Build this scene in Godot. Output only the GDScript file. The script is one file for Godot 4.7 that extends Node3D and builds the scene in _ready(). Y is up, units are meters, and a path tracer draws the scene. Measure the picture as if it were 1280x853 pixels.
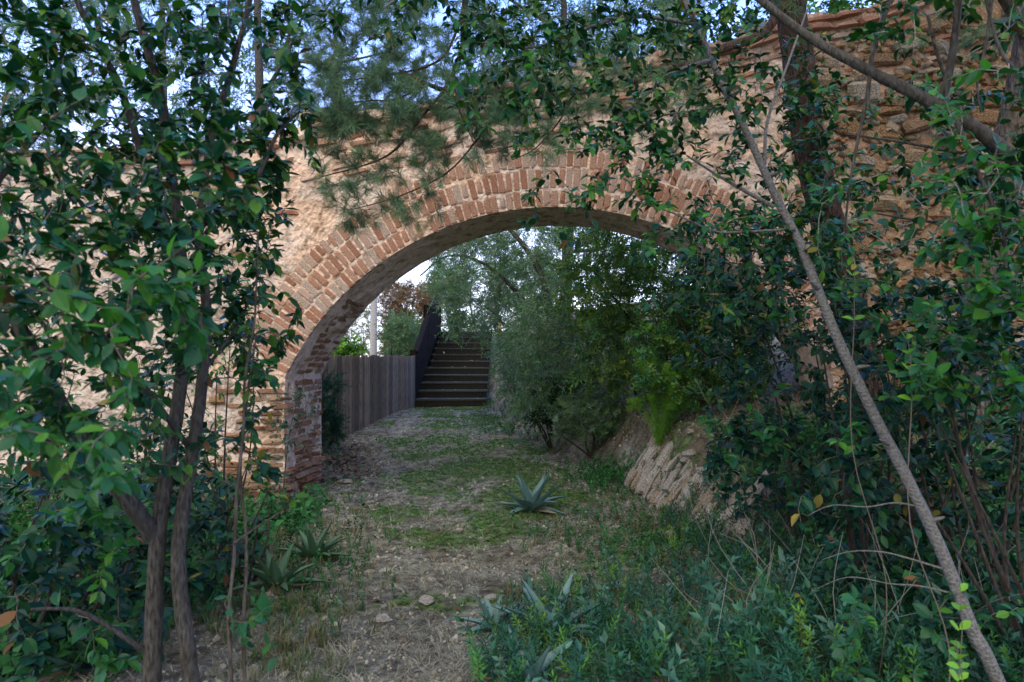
extends Node3D
# An old brick arch over a footpath, among small trees, pines and agaves.
# Units metres, y up. The camera stands at x = 0, z = 0 and looks along -z.

const FOCAL := 900.0      # focal length in pixels of a 1280-wide frame
const EYE := 1.5
const TILT := 0.0206
const ARCH_R := 2.96
const SPRING_S := 2.66
const SPRING_Y := 1.3
const WALL_DEEP := 1.05

var rng := RandomNumberGenerator.new()
var used_names := {}
var noise_a := FastNoiseLite.new()
var noise_b := FastNoiseLite.new()
var noise_c := FastNoiseLite.new()
var wall_mid := Vector3(0.37, 0, -7.0)
var wall_u := Vector3(cos(0.087), 0, sin(0.087))
var wall_n := Vector3(-sin(0.087), 0, cos(0.087))
var T := {}
var M := {}
var G := {}

# ------------------------------------------------------------------ mesh builder
class Shape:
	var v := PackedVector3Array()
	var n := PackedVector3Array()
	var c := PackedColorArray()
	var i := PackedInt32Array()
	func tri(a: Vector3, b: Vector3, d: Vector3, away = null):
		var nn := (b - a).cross(d - a)
		if nn.length_squared() < 1e-16:
			return
		nn = nn.normalized()
		if away != null and nn.dot((a + b + d) / 3.0 - away) < 0.0:
			nn = -nn
		var k := v.size()
		v.append(a); v.append(b); v.append(d)
		n.append(nn); n.append(nn); n.append(nn)
		i.append(k); i.append(k + 1); i.append(k + 2)
	func quad(a: Vector3, b: Vector3, d: Vector3, e: Vector3, away = null):
		tri(a, b, d, away)
		tri(a, d, e, away)
	# a grid of points, rows x cols, with averaged normals that look towards 'side'
	func grid(p: PackedVector3Array, rows: int, cols: int, side: Vector3, col := PackedColorArray()):
		var k := v.size()
		var nn := PackedVector3Array()
		nn.resize(p.size())
		for r in rows:
			for q in cols:
				var at := r * cols + q
				var dx := p[r * cols + mini(q + 1, cols - 1)] - p[r * cols + maxi(q - 1, 0)]
				var dy := p[mini(r + 1, rows - 1) * cols + q] - p[maxi(r - 1, 0) * cols + q]
				var w := dx.cross(dy)
				w = w.normalized() if w.length_squared() > 1e-14 else side
				nn[at] = w if w.dot(side) >= 0.0 or side == Vector3.ZERO else -w
		v.append_array(p)
		n.append_array(nn)
		if col.size():
			c.append_array(col)
		for r in rows - 1:
			for q in cols - 1:
				var a := k + r * cols + q
				i.append(a); i.append(a + 1); i.append(a + cols + 1)
				i.append(a); i.append(a + cols + 1); i.append(a + cols)
	func tube(p: PackedVector3Array, r: PackedFloat32Array, sides: int, lump := 0.0):
		var k := v.size()
		var m := p.size()
		if m < 2:
			return
		var dir := (p[1] - p[0]).normalized()
		var x := dir.cross(Vector3(0.31, 0.2, 0.93)).normalized()
		for a in m:
			if a > 0 and a < m - 1:
				dir = (p[a + 1] - p[a - 1]).normalized()
			elif a == m - 1:
				dir = (p[a] - p[a - 1]).normalized()
			x = (x - dir * x.dot(dir)).normalized()
			var y := dir.cross(x)
			for s in sides:
				var an := TAU * s / sides
				var o := x * cos(an) + y * sin(an)
				var rr := r[a]
				if lump > 0.0:
					rr *= 1.0 + lump * sin(s * 2.4 + a * 1.7) * cos(a * 0.83 + s)
				v.append(p[a] + o * rr)
				n.append(o)
		for a in m - 1:
			for s in sides:
				var q := k + a * sides + s
				var q2 := k + a * sides + (s + 1) % sides
				i.append(q); i.append(q2); i.append(q2 + sides)
				i.append(q); i.append(q2 + sides); i.append(q + sides)
		var e := v.size()
		v.append(p[m - 1] + dir * r[m - 1])
		n.append(dir)
		for s in sides:
			i.append(k + (m - 1) * sides + s); i.append(k + (m - 1) * sides + (s + 1) % sides); i.append(e)
	func done() -> ArrayMesh:
		var f := 0
		while f < i.size():      # turn each face to agree with its normals (front faces run clockwise)
			var a := i[f]; var b := i[f + 1]; var d := i[f + 2]
			if (v[d] - v[a]).cross(v[b] - v[a]).dot(n[a] + n[b] + n[d]) < 0.0:
				i[f + 1] = d; i[f + 2] = b
			f += 3
		var arr := []
		arr.resize(Mesh.ARRAY_MAX)
		arr[Mesh.ARRAY_VERTEX] = v
		arr[Mesh.ARRAY_NORMAL] = n
		if c.size() == v.size():
			arr[Mesh.ARRAY_COLOR] = c
		arr[Mesh.ARRAY_INDEX] = i
		var me := ArrayMesh.new()
		me.add_surface_from_arrays(Mesh.PRIMITIVE_TRIANGLES, arr)
		return me

# copies of one mesh, with a place and a colour each
class Copies3D:
	var x: Array[Transform3D] = []
	var col := PackedColorArray()
	func put(t: Transform3D, k: Color):
		x.append(t)
		col.append(k)

# ------------------------------------------------------------------ small helpers
func P(px: float, py: float, d: float) -> Vector3:      # the point at depth d seen at that spot of the 1280 x 853 frame
	var dir := Vector3((px - 640.0) / FOCAL, -(py - 426.5) / FOCAL, -1.0).rotated(Vector3.RIGHT, TILT)
	return Vector3(0, EYE, 0) + dir * (d / -dir.z)

func tab(t: Array, x: float) -> float:
	if x <= t[0][0]:
		return t[0][1]
	for k in t.size() - 1:
		if x <= t[k + 1][0]:
			var f: float = (x - t[k][0]) / (t[k + 1][0] - t[k][0])
			return lerpf(t[k][1], t[k + 1][1], f * f * (3.0 - 2.0 * f))
	return t[-1][1]

func R(a: float, b: float) -> float:
	return rng.randf_range(a, b)

func rdir() -> Vector3:
	return Vector3(R(-1, 1), R(-1, 1), R(-1, 1)).limit_length(1.0)

func numbered(called: String) -> String:
	if not used_names.has(called):
		used_names[called] = 0
		return called
	used_names[called] += 1
	return "%s_%03d" % [called, used_names[called]]

func thing(called: String, label: String, category: String, at := Vector3.ZERO, group := "") -> Node3D:
	var o := Node3D.new()
	o.name = numbered(called)
	add_child(o)
	o.position = at
	tag(o, label, category, group)
	return o

func tag(o: Node, label: String, category: String, group := "", kind := ""):
	o.set_meta("label", label)
	o.set_meta("category", category)
	if group:
		o.set_meta("group", group)
	if kind:
		o.set_meta("kind", kind)

func part(called: String, me: Mesh, mt: Material, parent: Node = self, xf := Transform3D.IDENTITY, kind := "") -> MeshInstance3D:
	var o := MeshInstance3D.new()
	o.name = numbered(called) if parent == self else called
	o.mesh = me
	o.material_override = mt
	parent.add_child(o, true)
	o.transform = xf
	if kind:
		o.set_meta("kind", kind)
	return o

func many(called: String, me: Mesh, mt: Material, cp: Copies3D, parent: Node = self, at := Vector3.ZERO) -> MultiMeshInstance3D:
	var mm := MultiMesh.new()
	mm.transform_format = MultiMesh.TRANSFORM_3D
	mm.use_colors = true
	mm.mesh = me
	mm.instance_count = cp.x.size()
	var b := PackedFloat32Array()
	b.resize(cp.x.size() * 16)
	for k in cp.x.size():
		var t: Transform3D = cp.x[k]
		var q := k * 16
		b[q] = t.basis.x.x; b[q + 1] = t.basis.y.x; b[q + 2] = t.basis.z.x; b[q + 3] = t.origin.x - at.x
		b[q + 4] = t.basis.x.y; b[q + 5] = t.basis.y.y; b[q + 6] = t.basis.z.y; b[q + 7] = t.origin.y - at.y
		b[q + 8] = t.basis.x.z; b[q + 9] = t.basis.y.z; b[q + 10] = t.basis.z.z; b[q + 11] = t.origin.z - at.z
		b[q + 12] = cp.col[k].r; b[q + 13] = cp.col[k].g; b[q + 14] = cp.col[k].b; b[q + 15] = 1.0
	mm.buffer = b
	var o := MultiMeshInstance3D.new()
	o.name = numbered(called) if parent == self else called
	o.multimesh = mm
	o.material_override = mt
	o.set_meta("kind", "stuff")
	parent.add_child(o, true)
	return o

# the same copies joined into one mesh
func joined(called: String, meshes: Array, mt: Material, cp: Copies3D, parent: Node, at: Vector3) -> MeshInstance3D:
	var src: Array = []
	for me in meshes:
		var a: Array = me.surface_get_arrays(0)
		var v := PackedVector3Array()
		var n := PackedVector3Array()
		for k in a[Mesh.ARRAY_INDEX]:
			v.append(a[Mesh.ARRAY_VERTEX][k])
			n.append(a[Mesh.ARRAY_NORMAL][k])
		src.append([v, n])
	var vv := PackedVector3Array()
	var nn := PackedVector3Array()
	var cc := PackedColorArray()
	for k in cp.x.size():
		var t: Transform3D = cp.x[k]
		var q: Array = src[k % src.size()]
		vv.append_array(Transform3D(t.basis, t.origin - at) * (q[0] as PackedVector3Array))
		nn.append_array(Transform3D(t.basis.orthonormalized(), Vector3.ZERO) * (q[1] as PackedVector3Array))
		var c := PackedColorArray()
		c.resize(q[0].size())
		c.fill(cp.col[k])
		cc.append_array(c)
	var arr := []
	arr.resize(Mesh.ARRAY_MAX)
	arr[Mesh.ARRAY_VERTEX] = vv
	arr[Mesh.ARRAY_NORMAL] = nn
	arr[Mesh.ARRAY_COLOR] = cc
	var me := ArrayMesh.new()
	me.add_surface_from_arrays(Mesh.PRIMITIVE_TRIANGLES, arr)
	return part(called, me, mt, parent, Transform3D.IDENTITY, "stuff")

func away(at: Vector3) -> Transform3D:
	return Transform3D(Basis.IDENTITY, -at)

func lin(r: float, g: float, b: float) -> Color:
	return Color(r, g, b).linear_to_srgb()

func vary(c: Color, k: float, warm := 0.0) -> Color:
	var f := 1.0 + R(-k, k)
	var w := R(-warm, warm)
	return Color(maxf(c.r * f * (1.0 + w), 0.0), c.g * f, maxf(c.b * f * (1.0 - w), 0.0))

# leaf-like frame: y along 'dir', z as near as can be to 'up'
func frame(at: Vector3, dir: Vector3, up: Vector3, size: Vector3) -> Transform3D:
	var y := dir.normalized()
	var x := y.cross(up)
	x = x.normalized() if x.length_squared() > 1e-6 else y.cross(Vector3(0.6, 0.1, 0.8)).normalized()
	var z := x.cross(y)
	return Transform3D(Basis(x * size.x, y * size.y, z * size.z), at)

func smooth_path(a: Array, per := 5) -> PackedVector3Array:
	var q := PackedVector3Array()
	for k in a:
		q.append(k if k is Vector3 else P(k[0], k[1], k[2]))
	var o := PackedVector3Array()
	for k in q.size() - 1:
		var p0 := q[maxi(k - 1, 0)]; var p3 := q[mini(k + 2, q.size() - 1)]
		for s in per:
			o.append(q[k].cubic_interpolate(q[k + 1], p0, p3, float(s) / per))
	o.append(q[-1])
	return o

func radii(n: int, r0: float, r1: float) -> PackedFloat32Array:
	var o := PackedFloat32Array()
	for k in n:
		o.append(lerpf(r0, r1, float(k) / maxi(n - 1, 1)))
	return o

# ------------------------------------------------------------------ textures and materials
func noise_image(sd: int, freq: float, octaves: int, size := 512, kind := FastNoiseLite.TYPE_SIMPLEX_SMOOTH) -> Image:
	var f := FastNoiseLite.new()
	f.seed = sd
	f.frequency = freq
	f.noise_type = kind
	f.fractal_octaves = octaves
	return f.get_seamless_image(size, size)

func ramped(im: Image, stops: Array) -> ImageTexture:      # stops: [[0..1, Color], ...] sRGB
	var gr := Gradient.new()
	gr.offsets = PackedFloat32Array(stops.map(func(s): return s[0]))
	gr.colors = PackedColorArray(stops.map(func(s): return s[1]))
	var lut := PackedByteArray()
	for k in 256:
		var q := gr.sample(k / 255.0)
		lut.append(int(clampf(q.r, 0, 1) * 255)); lut.append(int(clampf(q.g, 0, 1) * 255)); lut.append(int(clampf(q.b, 0, 1) * 255))
	im = im.duplicate()
	im.convert(Image.FORMAT_L8)
	var src := im.get_data()
	var out := PackedByteArray()
	out.resize(src.size() * 3)
	for k in src.size():
		var a := src[k] * 3
		out[k * 3] = lut[a]; out[k * 3 + 1] = lut[a + 1]; out[k * 3 + 2] = lut[a + 2]
	return ImageTexture.create_from_image(Image.create_from_data(im.get_width(), im.get_height(), false, Image.FORMAT_RGB8, out))

func streaks(sd: int, fx: float, fy: float, size := 256) -> Image:
	var f := FastNoiseLite.new()
	f.seed = sd
	f.frequency = 1.0
	f.fractal_octaves = 4
	var im := Image.create(size, size, false, Image.FORMAT_L8)
	for y in size:
		for x in size:
			var a := TAU * x / size
			var w := f.get_noise_3d(cos(a) * fx, sin(a) * fx, y * fy / size)
			var w2 := f.get_noise_3d(cos(a) * fx, sin(a) * fx, (y - size) * fy / size)
			var k := lerpf(w, w2, float(y) / size)
			im.set_pixel(x, y, Color.from_hsv(0, 0, clampf(0.5 + k * 0.8, 0, 1)))
	return im

func surface(col: Color, rough: float, tex: Texture2D = null, relief: Texture2D = null, scale := 1.0, deep := 1.0, tint := false) -> StandardMaterial3D:
	var m := StandardMaterial3D.new()
	m.albedo_color = col
	m.roughness = rough
	m.metallic_specular = 0.35
	if tex or relief:
		m.uv1_triplanar = true
		m.uv1_world_triplanar = true
		m.uv1_scale = Vector3.ONE * scale
	if tex:
		m.albedo_texture = tex
	if relief:
		m.heightmap_enabled = true
		m.heightmap_texture = relief
		m.heightmap_scale = deep
	m.vertex_color_use_as_albedo = tint
	return m

func leafy(rough := 0.36, back := Color(0.24, 0.52, 0.13), col := Color.WHITE, tint := true) -> StandardMaterial3D:
	var m := StandardMaterial3D.new()
	m.albedo_color = col
	m.vertex_color_use_as_albedo = tint
	m.roughness = rough
	m.metallic_specular = 0.28
	m.backlight_enabled = true
	m.backlight = back
	m.cull_mode = BaseMaterial3D.CULL_DISABLED
	return m

func make_materials():
	var fine := noise_image(3, 0.03, 5)
	var mid := noise_image(9, 0.012, 6)
	var cell := noise_image(14, 0.03, 3, 512, FastNoiseLite.TYPE_CELLULAR)
	T.fine = ImageTexture.create_from_image(fine)
	T.mid = ImageTexture.create_from_image(mid)
	T.cell = ImageTexture.create_from_image(cell)
	T.grain = ramped(fine, [[0.0, Color(0.52, 0.5, 0.48)], [0.4, Color(0.82, 0.8, 0.78)], [0.65, Color(0.95, 0.94, 0.93)], [1.0, Color(1, 1, 1)]])
	T.plaster = ramped(mid, [[0.0, Color(0.40, 0.35, 0.30)], [0.22, Color(0.60, 0.53, 0.46)], [0.36, Color(0.79, 0.72, 0.67)], [0.5, Color(0.88, 0.82, 0.78)], [0.6, Color(0.82, 0.72, 0.65)], [0.7, Color(0.87, 0.81, 0.76)], [0.82, Color(0.91, 0.88, 0.83)], [1.0, Color(0.72, 0.70, 0.66)]])
	T.soil = ramped(mid, [[0.0, Color(0.27, 0.26, 0.245)], [0.35, Color(0.45, 0.44, 0.42)], [0.55, Color(0.57, 0.56, 0.535)], [0.75, Color(0.66, 0.65, 0.62)], [1.0, Color(0.76, 0.75, 0.72)]])
	var bark := streaks(21, 3.2, 5.0)
	T.bark = ramped(bark, [[0.0, Color(0.3, 0.28, 0.26)], [0.5, Color(0.7, 0.68, 0.66)], [1.0, Color(1, 1, 1)]])
	T.bark_h = ImageTexture.create_from_image(bark)
	var grainy := streaks(31, 9.0, 2.0)
	T.wood = ramped(grainy, [[0.0, Color(0.35, 0.33, 0.31)], [0.45, Color(0.72, 0.7, 0.68)], [1.0, Color(1, 1, 1)]])
	T.wood_h = ImageTexture.create_from_image(grainy)
	M.plaster = surface(Color(1, 1, 1), 0.95, T.plaster, T.fine, 0.9, 2.2, true)
	M.soffit = surface(lin(0.93, 0.83, 0.78), 0.95, T.plaster, T.fine, 0.9, 2.5)
	M.brick = []
	for k in [[0.52, 0.28, 0.195], [0.56, 0.335, 0.245], [0.45, 0.225, 0.15], [0.57, 0.39, 0.31], [0.54, 0.30, 0.21], [0.58, 0.46, 0.39], [0.58, 0.42, 0.345]]:
		M.brick.append(surface(lin(k[0], k[1], k[2]), 0.92, T.grain, T.fine, 5.0, 0.7))
	M.old_brick = []
	for k in [[0.34, 0.17, 0.10], [0.40, 0.24, 0.16], [0.30, 0.17, 0.11], [0.42, 0.29, 0.20]]:
		M.old_brick.append(surface(lin(k[0], k[1], k[2]), 0.94, T.grain, T.fine, 4.0, 0.9))
	M.stone = []
	for k in [[0.38, 0.29, 0.19], [0.42, 0.36, 0.29], [0.36, 0.22, 0.12], [0.33, 0.30, 0.26], [0.45, 0.40, 0.33], [0.30, 0.20, 0.13]]:
		M.stone.append(surface(lin(k[0], k[1], k[2]), 0.93, T.grain, T.fine, 2.6, 1.4))
	M.pale_stone = [surface(lin(0.42, 0.39, 0.34), 0.92, T.grain, T.fine, 4.0, 0.8), surface(lin(0.36, 0.34, 0.31), 0.92, T.grain, T.fine, 4.0, 0.8), surface(lin(0.45, 0.38, 0.3), 0.92, T.grain, T.fine, 4.0, 0.8)]
	M.outcrop = [surface(lin(0.38, 0.355, 0.32), 0.93, T.grain, T.fine, 3.0, 2.2), surface(lin(0.44, 0.415, 0.375), 0.93, T.grain, T.fine, 3.0, 2.2), surface(lin(0.36, 0.30, 0.225), 0.93, T.grain, T.fine, 3.0, 2.2)]
	M.ground = surface(Color(1, 1, 1), 0.97, T.soil, T.fine, 1.3, 2.0, true)
	M.bark_dark = surface(lin(0.10, 0.085, 0.075), 0.9, T.bark, T.bark_h, 4.0, 0.5)
	M.bark_mid = surface(lin(0.13, 0.127, 0.121), 0.9, T.bark, T.bark_h, 4.0, 0.6)
	M.bark_pale = surface(lin(0.185, 0.19, 0.20), 0.85, T.grain, T.fine, 4.0, 0.7)
	M.bark_pine = surface(lin(0.13, 0.085, 0.065), 0.95, T.bark, T.bark_h, 1.6, 4.0)
	M.bark_grey = surface(lin(0.20, 0.175, 0.15), 0.95, T.bark, T.bark_h, 1.6, 4.0)
	M.twig = surface(lin(0.13, 0.105, 0.09), 0.9)
	M.twig_grey = surface(lin(0.25, 0.235, 0.22), 0.9)
	M.fence = []
	for k in [[0.23, 0.185, 0.135], [0.29, 0.235, 0.175], [0.17, 0.14, 0.105], [0.34, 0.285, 0.22]]:
		M.fence.append(surface(lin(k[0], k[1], k[2]), 0.85, T.wood, T.wood_h, 3.0, 0.5))
	M.rail = surface(lin(0.027, 0.023, 0.018), 0.8, T.wood, T.wood_h, 3.0, 0.5)
	M.riser = surface(lin(0.034, 0.031, 0.026), 0.85, T.wood, T.wood_h, 3.0, 0.5)
	M.rail.metallic_specular = 0.1
	M.tread = surface(lin(0.062, 0.075, 0.058), 0.9, T.grain, T.fine, 3.0, 0.6)
	M.pole = surface(lin(0.55, 0.54, 0.53), 0.8, T.grain, T.fine, 2.0, 0.3)
	M.leaf = leafy()
	M.leaf_matt = leafy(0.6, Color(0.3, 0.5, 0.14))
	M.needle = leafy(0.55, Color(0.2, 0.3, 0.1))
	M.grass = leafy(0.6, Color(0.35, 0.5, 0.12))
	M.litter = surface(Color.WHITE, 0.9, null, null, 1, 1, true)
	M.pebble = surface(Color.WHITE, 0.9, T.grain, null, 5.0, 1.0, true)
	M.leaf_kinds = []
	for k in [[0.018, 0.085, 0.030], [0.013, 0.066, 0.034], [0.030, 0.115, 0.026], [0.012, 0.055, 0.030], [0.022, 0.09, 0.044], [0.055, 0.16, 0.022]]:
		M.leaf_kinds.append(leafy(0.33, Color(0.24, 0.52, 0.13), lin(k[0], k[1], k[2]), false))
	M.dry_leaf = surface(lin(0.26, 0.22, 0.15), 0.8)
	M.agave = []
	for k in [[0.15, 0.28, 0.27], [0.17, 0.31, 0.29], [0.13, 0.25, 0.245]]:
		M.agave.append(surface(lin(k[0], k[1], k[2]), 0.42, T.agave if T.has("agave") else null))

# ------------------------------------------------------------------ shared shapes
func block(bevel: float, jit: float, sd: int) -> ArrayMesh:      # a unit block with worn, uneven edges: 44 faces
	var g := RandomNumberGenerator.new()
	g.seed = sd
	var s := Shape.new()
	var q := {}
	for x in [-1, 1]:
		for y in [-1, 1]:
			for z in [-1, 1]:
				var o := Vector3(g.randf_range(-jit, jit), g.randf_range(-jit, jit), g.randf_range(-jit, jit))
				var b := bevel * g.randf_range(0.5, 1.5)
				var c := Vector3(x, y, z) * 0.5 + o
				q[[x, y, z, 0]] = c - Vector3(0, y, z) * b
				q[[x, y, z, 1]] = c - Vector3(x, 0, z) * b
				q[[x, y, z, 2]] = c - Vector3(x, y, 0) * b
	var ctr := Vector3.ZERO
	for a in [-1, 1]:
		s.quad(q[[a, -1, -1, 0]], q[[a, 1, -1, 0]], q[[a, 1, 1, 0]], q[[a, -1, 1, 0]], ctr)
		s.quad(q[[-1, a, -1, 1]], q[[1, a, -1, 1]], q[[1, a, 1, 1]], q[[-1, a, 1, 1]], ctr)
		s.quad(q[[-1, -1, a, 2]], q[[1, -1, a, 2]], q[[1, 1, a, 2]], q[[-1, 1, a, 2]], ctr)
		for b in [-1, 1]:
			s.quad(q[[a, b, -1, 0]], q[[a, b, 1, 0]], q[[a, b, 1, 1]], q[[a, b, -1, 1]], ctr)
			s.quad(q[[a, -1, b, 0]], q[[a, 1, b, 0]], q[[a, 1, b, 2]], q[[a, -1, b, 2]], ctr)
			s.quad(q[[-1, a, b, 1]], q[[1, a, b, 1]], q[[1, a, b, 2]], q[[-1, a, b, 2]], ctr)
			for d in [-1, 1]:
				s.tri(q[[a, b, d, 0]], q[[a, b, d, 1]], q[[a, b, d, 2]], ctr)
	return s.done()

func boulder(sd: int, rough := 0.25, fine := 10) -> ArrayMesh:      # an uneven lump about one unit across
	var f := FastNoiseLite.new()
	f.seed = sd
	f.frequency = 0.9
	var s := Shape.new()
	var rows := fine
	var cols := fine + 3
	var p := PackedVector3Array()
	for r in rows:
		var la := PI * r / (rows - 1) - PI / 2
		for k in cols:
			var lo := TAU * k / (cols - 1)
			var d := Vector3(cos(la) * cos(lo), sin(la), cos(la) * sin(lo))
			var e := d * (0.5 + rough * f.get_noise_3dv(d * 1.3) + 0.4 * rough * f.get_noise_3dv(d * 4.0))
			for w in 5:      # broken faces
				var pl := Vector3(sin(sd + w * 2.1), cos(sd * 1.7 + w * 1.3), sin(sd * 0.7 + w * 3.7)).normalized()
				var over := e.dot(pl) - 0.36
				if over > 0.0:
					e -= pl * over * 0.8
			p.append(e)
	for r in rows - 1:
		for k in cols - 1:
			s.quad(p[r * cols + k], p[r * cols + k + 1], p[(r + 1) * cols + k + 1], p[(r + 1) * cols + k], Vector3.ZERO)
	return s.done()

func leaf_mesh(wide: float, fold: float, curl: float, prof := [[0.0, 0.0], [0.22, 0.72], [0.5, 1.0], [0.76, 0.66], [1.0, 0.0]]) -> ArrayMesh:
	var s := Shape.new()
	for side in [-1.0, 1.0]:
		var p := PackedVector3Array()
		for k in prof:
			var t: float = k[0]
			var w: float = k[1]
			var z := -curl * t * t
			p.append(Vector3(0, t, z))
			p.append(Vector3(side * wide * w, t, z + fold * wide * w))
		s.grid(p, prof.size(), 2, Vector3(0, 0, 1))
	return s.done()

# several leaves along a short stem, as one mesh with the stem along y
func spray_mesh(sd: int, count: int, leaf_len: float, leaf_wide: float, length: float, spread: float, fold := 0.3, whorl := 2) -> ArrayMesh:
	var g := RandomNumberGenerator.new()
	g.seed = sd
	var s := Shape.new()
	s.tube(PackedVector3Array([Vector3.ZERO, Vector3(0.01, length * 0.5, 0.01), Vector3(0, length, 0)]), PackedFloat32Array([leaf_wide * 0.12, leaf_wide * 0.1, leaf_wide * 0.05]), 3)
	for k in count:
		var t := float(k / whorl) / maxf(1.0, float(count / whorl) - 1.0)
		var a := TAU * (k % whorl) / whorl + (k / whorl) * 1.57 + g.randf_range(-0.5, 0.5)
		var rad := Vector3(cos(a), 0, sin(a))
		var dir := (rad * spread + Vector3(0, lerpf(0.35, 1.1, t), 0) + Vector3(g.randf_range(-0.3, 0.3), g.randf_range(-0.3, 0.3), g.randf_range(-0.3, 0.3))).normalized()
		var x := frame(Vector3(0, length * lerpf(0.12, 1.0, t), 0), dir, Vector3(0, 1, 0) - rad * 0.4 + Vector3(g.randf_range(-0.4, 0.4), 0, g.randf_range(-0.4, 0.4)), Vector3.ONE)
		var L := leaf_len * g.randf_range(0.65, 1.15)
		for side in [-1.0, 1.0]:
			var p := PackedVector3Array()
			for q in [[0.0, 0.0], [0.45, 1.0], [1.0, 0.0]]:
				p.append(x * Vector3(0, q[0] * L, -0.15 * q[0] * q[0] * L))
				p.append(x * Vector3(side * leaf_wide * 0.5 * q[1], q[0] * L, fold * leaf_wide * q[1] * 0.5 - 0.15 * q[0] * q[0] * L))
			s.grid(p, 3, 2, x.basis.z)
	return s.done()

func tuft_mesh(sd: int, count: int, length: float, wide: float, bare: float) -> ArrayMesh:      # a brush of pine needles round a twig end along y
	var g := RandomNumberGenerator.new()
	g.seed = sd
	var s := Shape.new()
	s.tube(PackedVector3Array([Vector3.ZERO, Vector3(0, bare, 0)]), PackedFloat32Array([wide * 1.6, wide]), 3)
	for k in count:
		var t := g.randf()
		var a := g.randf() * TAU
		var o := Vector3(0, bare * (0.2 + 0.8 * t), 0)
		var dir := Vector3(cos(a), lerpf(0.35, 1.6, t) + g.randf_range(-0.2, 0.3), sin(a)).normalized()
		var L := length * g.randf_range(0.6, 1.1)
		var side := dir.cross(Vector3(g.randf_range(-1, 1), g.randf_range(-1, 1), g.randf_range(-1, 1))).normalized() * wide * 0.5
		var tip := o + dir * L + Vector3(0, -0.08 * L, 0)
		var mid := o + dir * L * 0.5
		s.tri(o - side, o + side, mid + side)
		s.tri(o - side, mid + side, mid - side)
		s.tri(mid - side, mid + side, tip)
	return s.done()

func grass_mesh(sd: int, count: int, h: float, wide: float, spread: float) -> ArrayMesh:
	var g := RandomNumberGenerator.new()
	g.seed = sd
	var s := Shape.new()
	for k in count:
		var a := g.randf() * TAU
		var o := Vector3(cos(a), 0, sin(a)) * spread * g.randf() * 0.3
		var out := Vector3(cos(a), 0, sin(a)) * spread * g.randf_range(0.3, 1.0)
		var hh := h * g.randf_range(0.5, 1.1)
		var side := Vector3(-sin(a), 0, cos(a)).rotated(Vector3.UP, g.randf_range(-0.8, 0.8)) * wide * 0.5
		var m := o + out * 0.35 + Vector3(0, hh * 0.65, 0)
		var tip := o + out + Vector3(0, hh * g.randf_range(0.5, 1.0), 0)
		s.tri(o - side, o + side, m + side * 0.8)
		s.tri(o - side, m + side * 0.8, m - side * 0.8)
		s.tri(m - side * 0.8, m + side * 0.8, tip)
	return s.done()

func make_shapes():
	G.block = []
	for k in 8:
		G.block.append(block(0.06, 0.035, 100 + k))
	G.worn = []
	for k in 8:
		G.worn.append(block(0.16, 0.09, 200 + k))
	G.plank = []
	for k in 4:
		G.plank.append(block(0.02, 0.006, 300 + k))
	G.boulder = []
	for k in 6:
		G.boulder.append(boulder(40 + k))
	G.pebble = boulder(77, 0.3, 5)
	G.leaf = [leaf_mesh(0.27, 0.35, 0.12), leaf_mesh(0.31, 0.2, 0.25), leaf_mesh(0.22, 0.6, 0.05), leaf_mesh(0.26, 0.45, 0.42), leaf_mesh(0.33, 0.12, -0.1)]
	G.spray = spray_mesh(5, 14, 0.05, 0.022, 0.2, 0.9)
	G.olive = spray_mesh(6, 18, 0.055, 0.013, 0.24, 0.8)
	G.round = spray_mesh(7, 12, 0.04, 0.03, 0.14, 1.0, 0.2)
	G.narrow = spray_mesh(8, 24, 0.045, 0.009, 0.16, 1.0, 0.2, 4)
	G.tuft = [tuft_mesh(11, 40, 0.1, 0.0016, 0.05), tuft_mesh(12, 38, 0.075, 0.0017, 0.05)]
	G.far_tuft = tuft_mesh(13, 34, 0.13, 0.006, 0.12)
	G.grass = [grass_mesh(15, 9, 0.09, 0.004, 0.06), grass_mesh(16, 12, 0.05, 0.005, 0.05)]
	G.straw = grass_mesh(17, 7, 0.03, 0.0022, 0.12)

# ------------------------------------------------------------------ terrain
const PATH_Y := [[-60, 0.05], [0, 0.0], [6.5, 0.0], [9.0, 0.12], [15.0, 0.45], [15.2, 0.45]]
const BANK_X := [[-60, 2.6], [1.0, 1.4], [3.4, 0.75], [5.0, 1.25], [6.0, 1.62], [7.4, 1.28], [8.6, 1.05], [11.0, 0.45], [13.0, -0.05], [15.0, -0.5], [20.0, -0.42], [60.0, 1.0]]
const BANK_RISE := [[-60, 0.02], [2.0, 0.15], [4.5, 0.35], [6.0, 1.3], [9.0, 1.45], [12.0, 1.2], [14.5, 0.85], [22.0, 0.8], [60, 0.4]]

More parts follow.
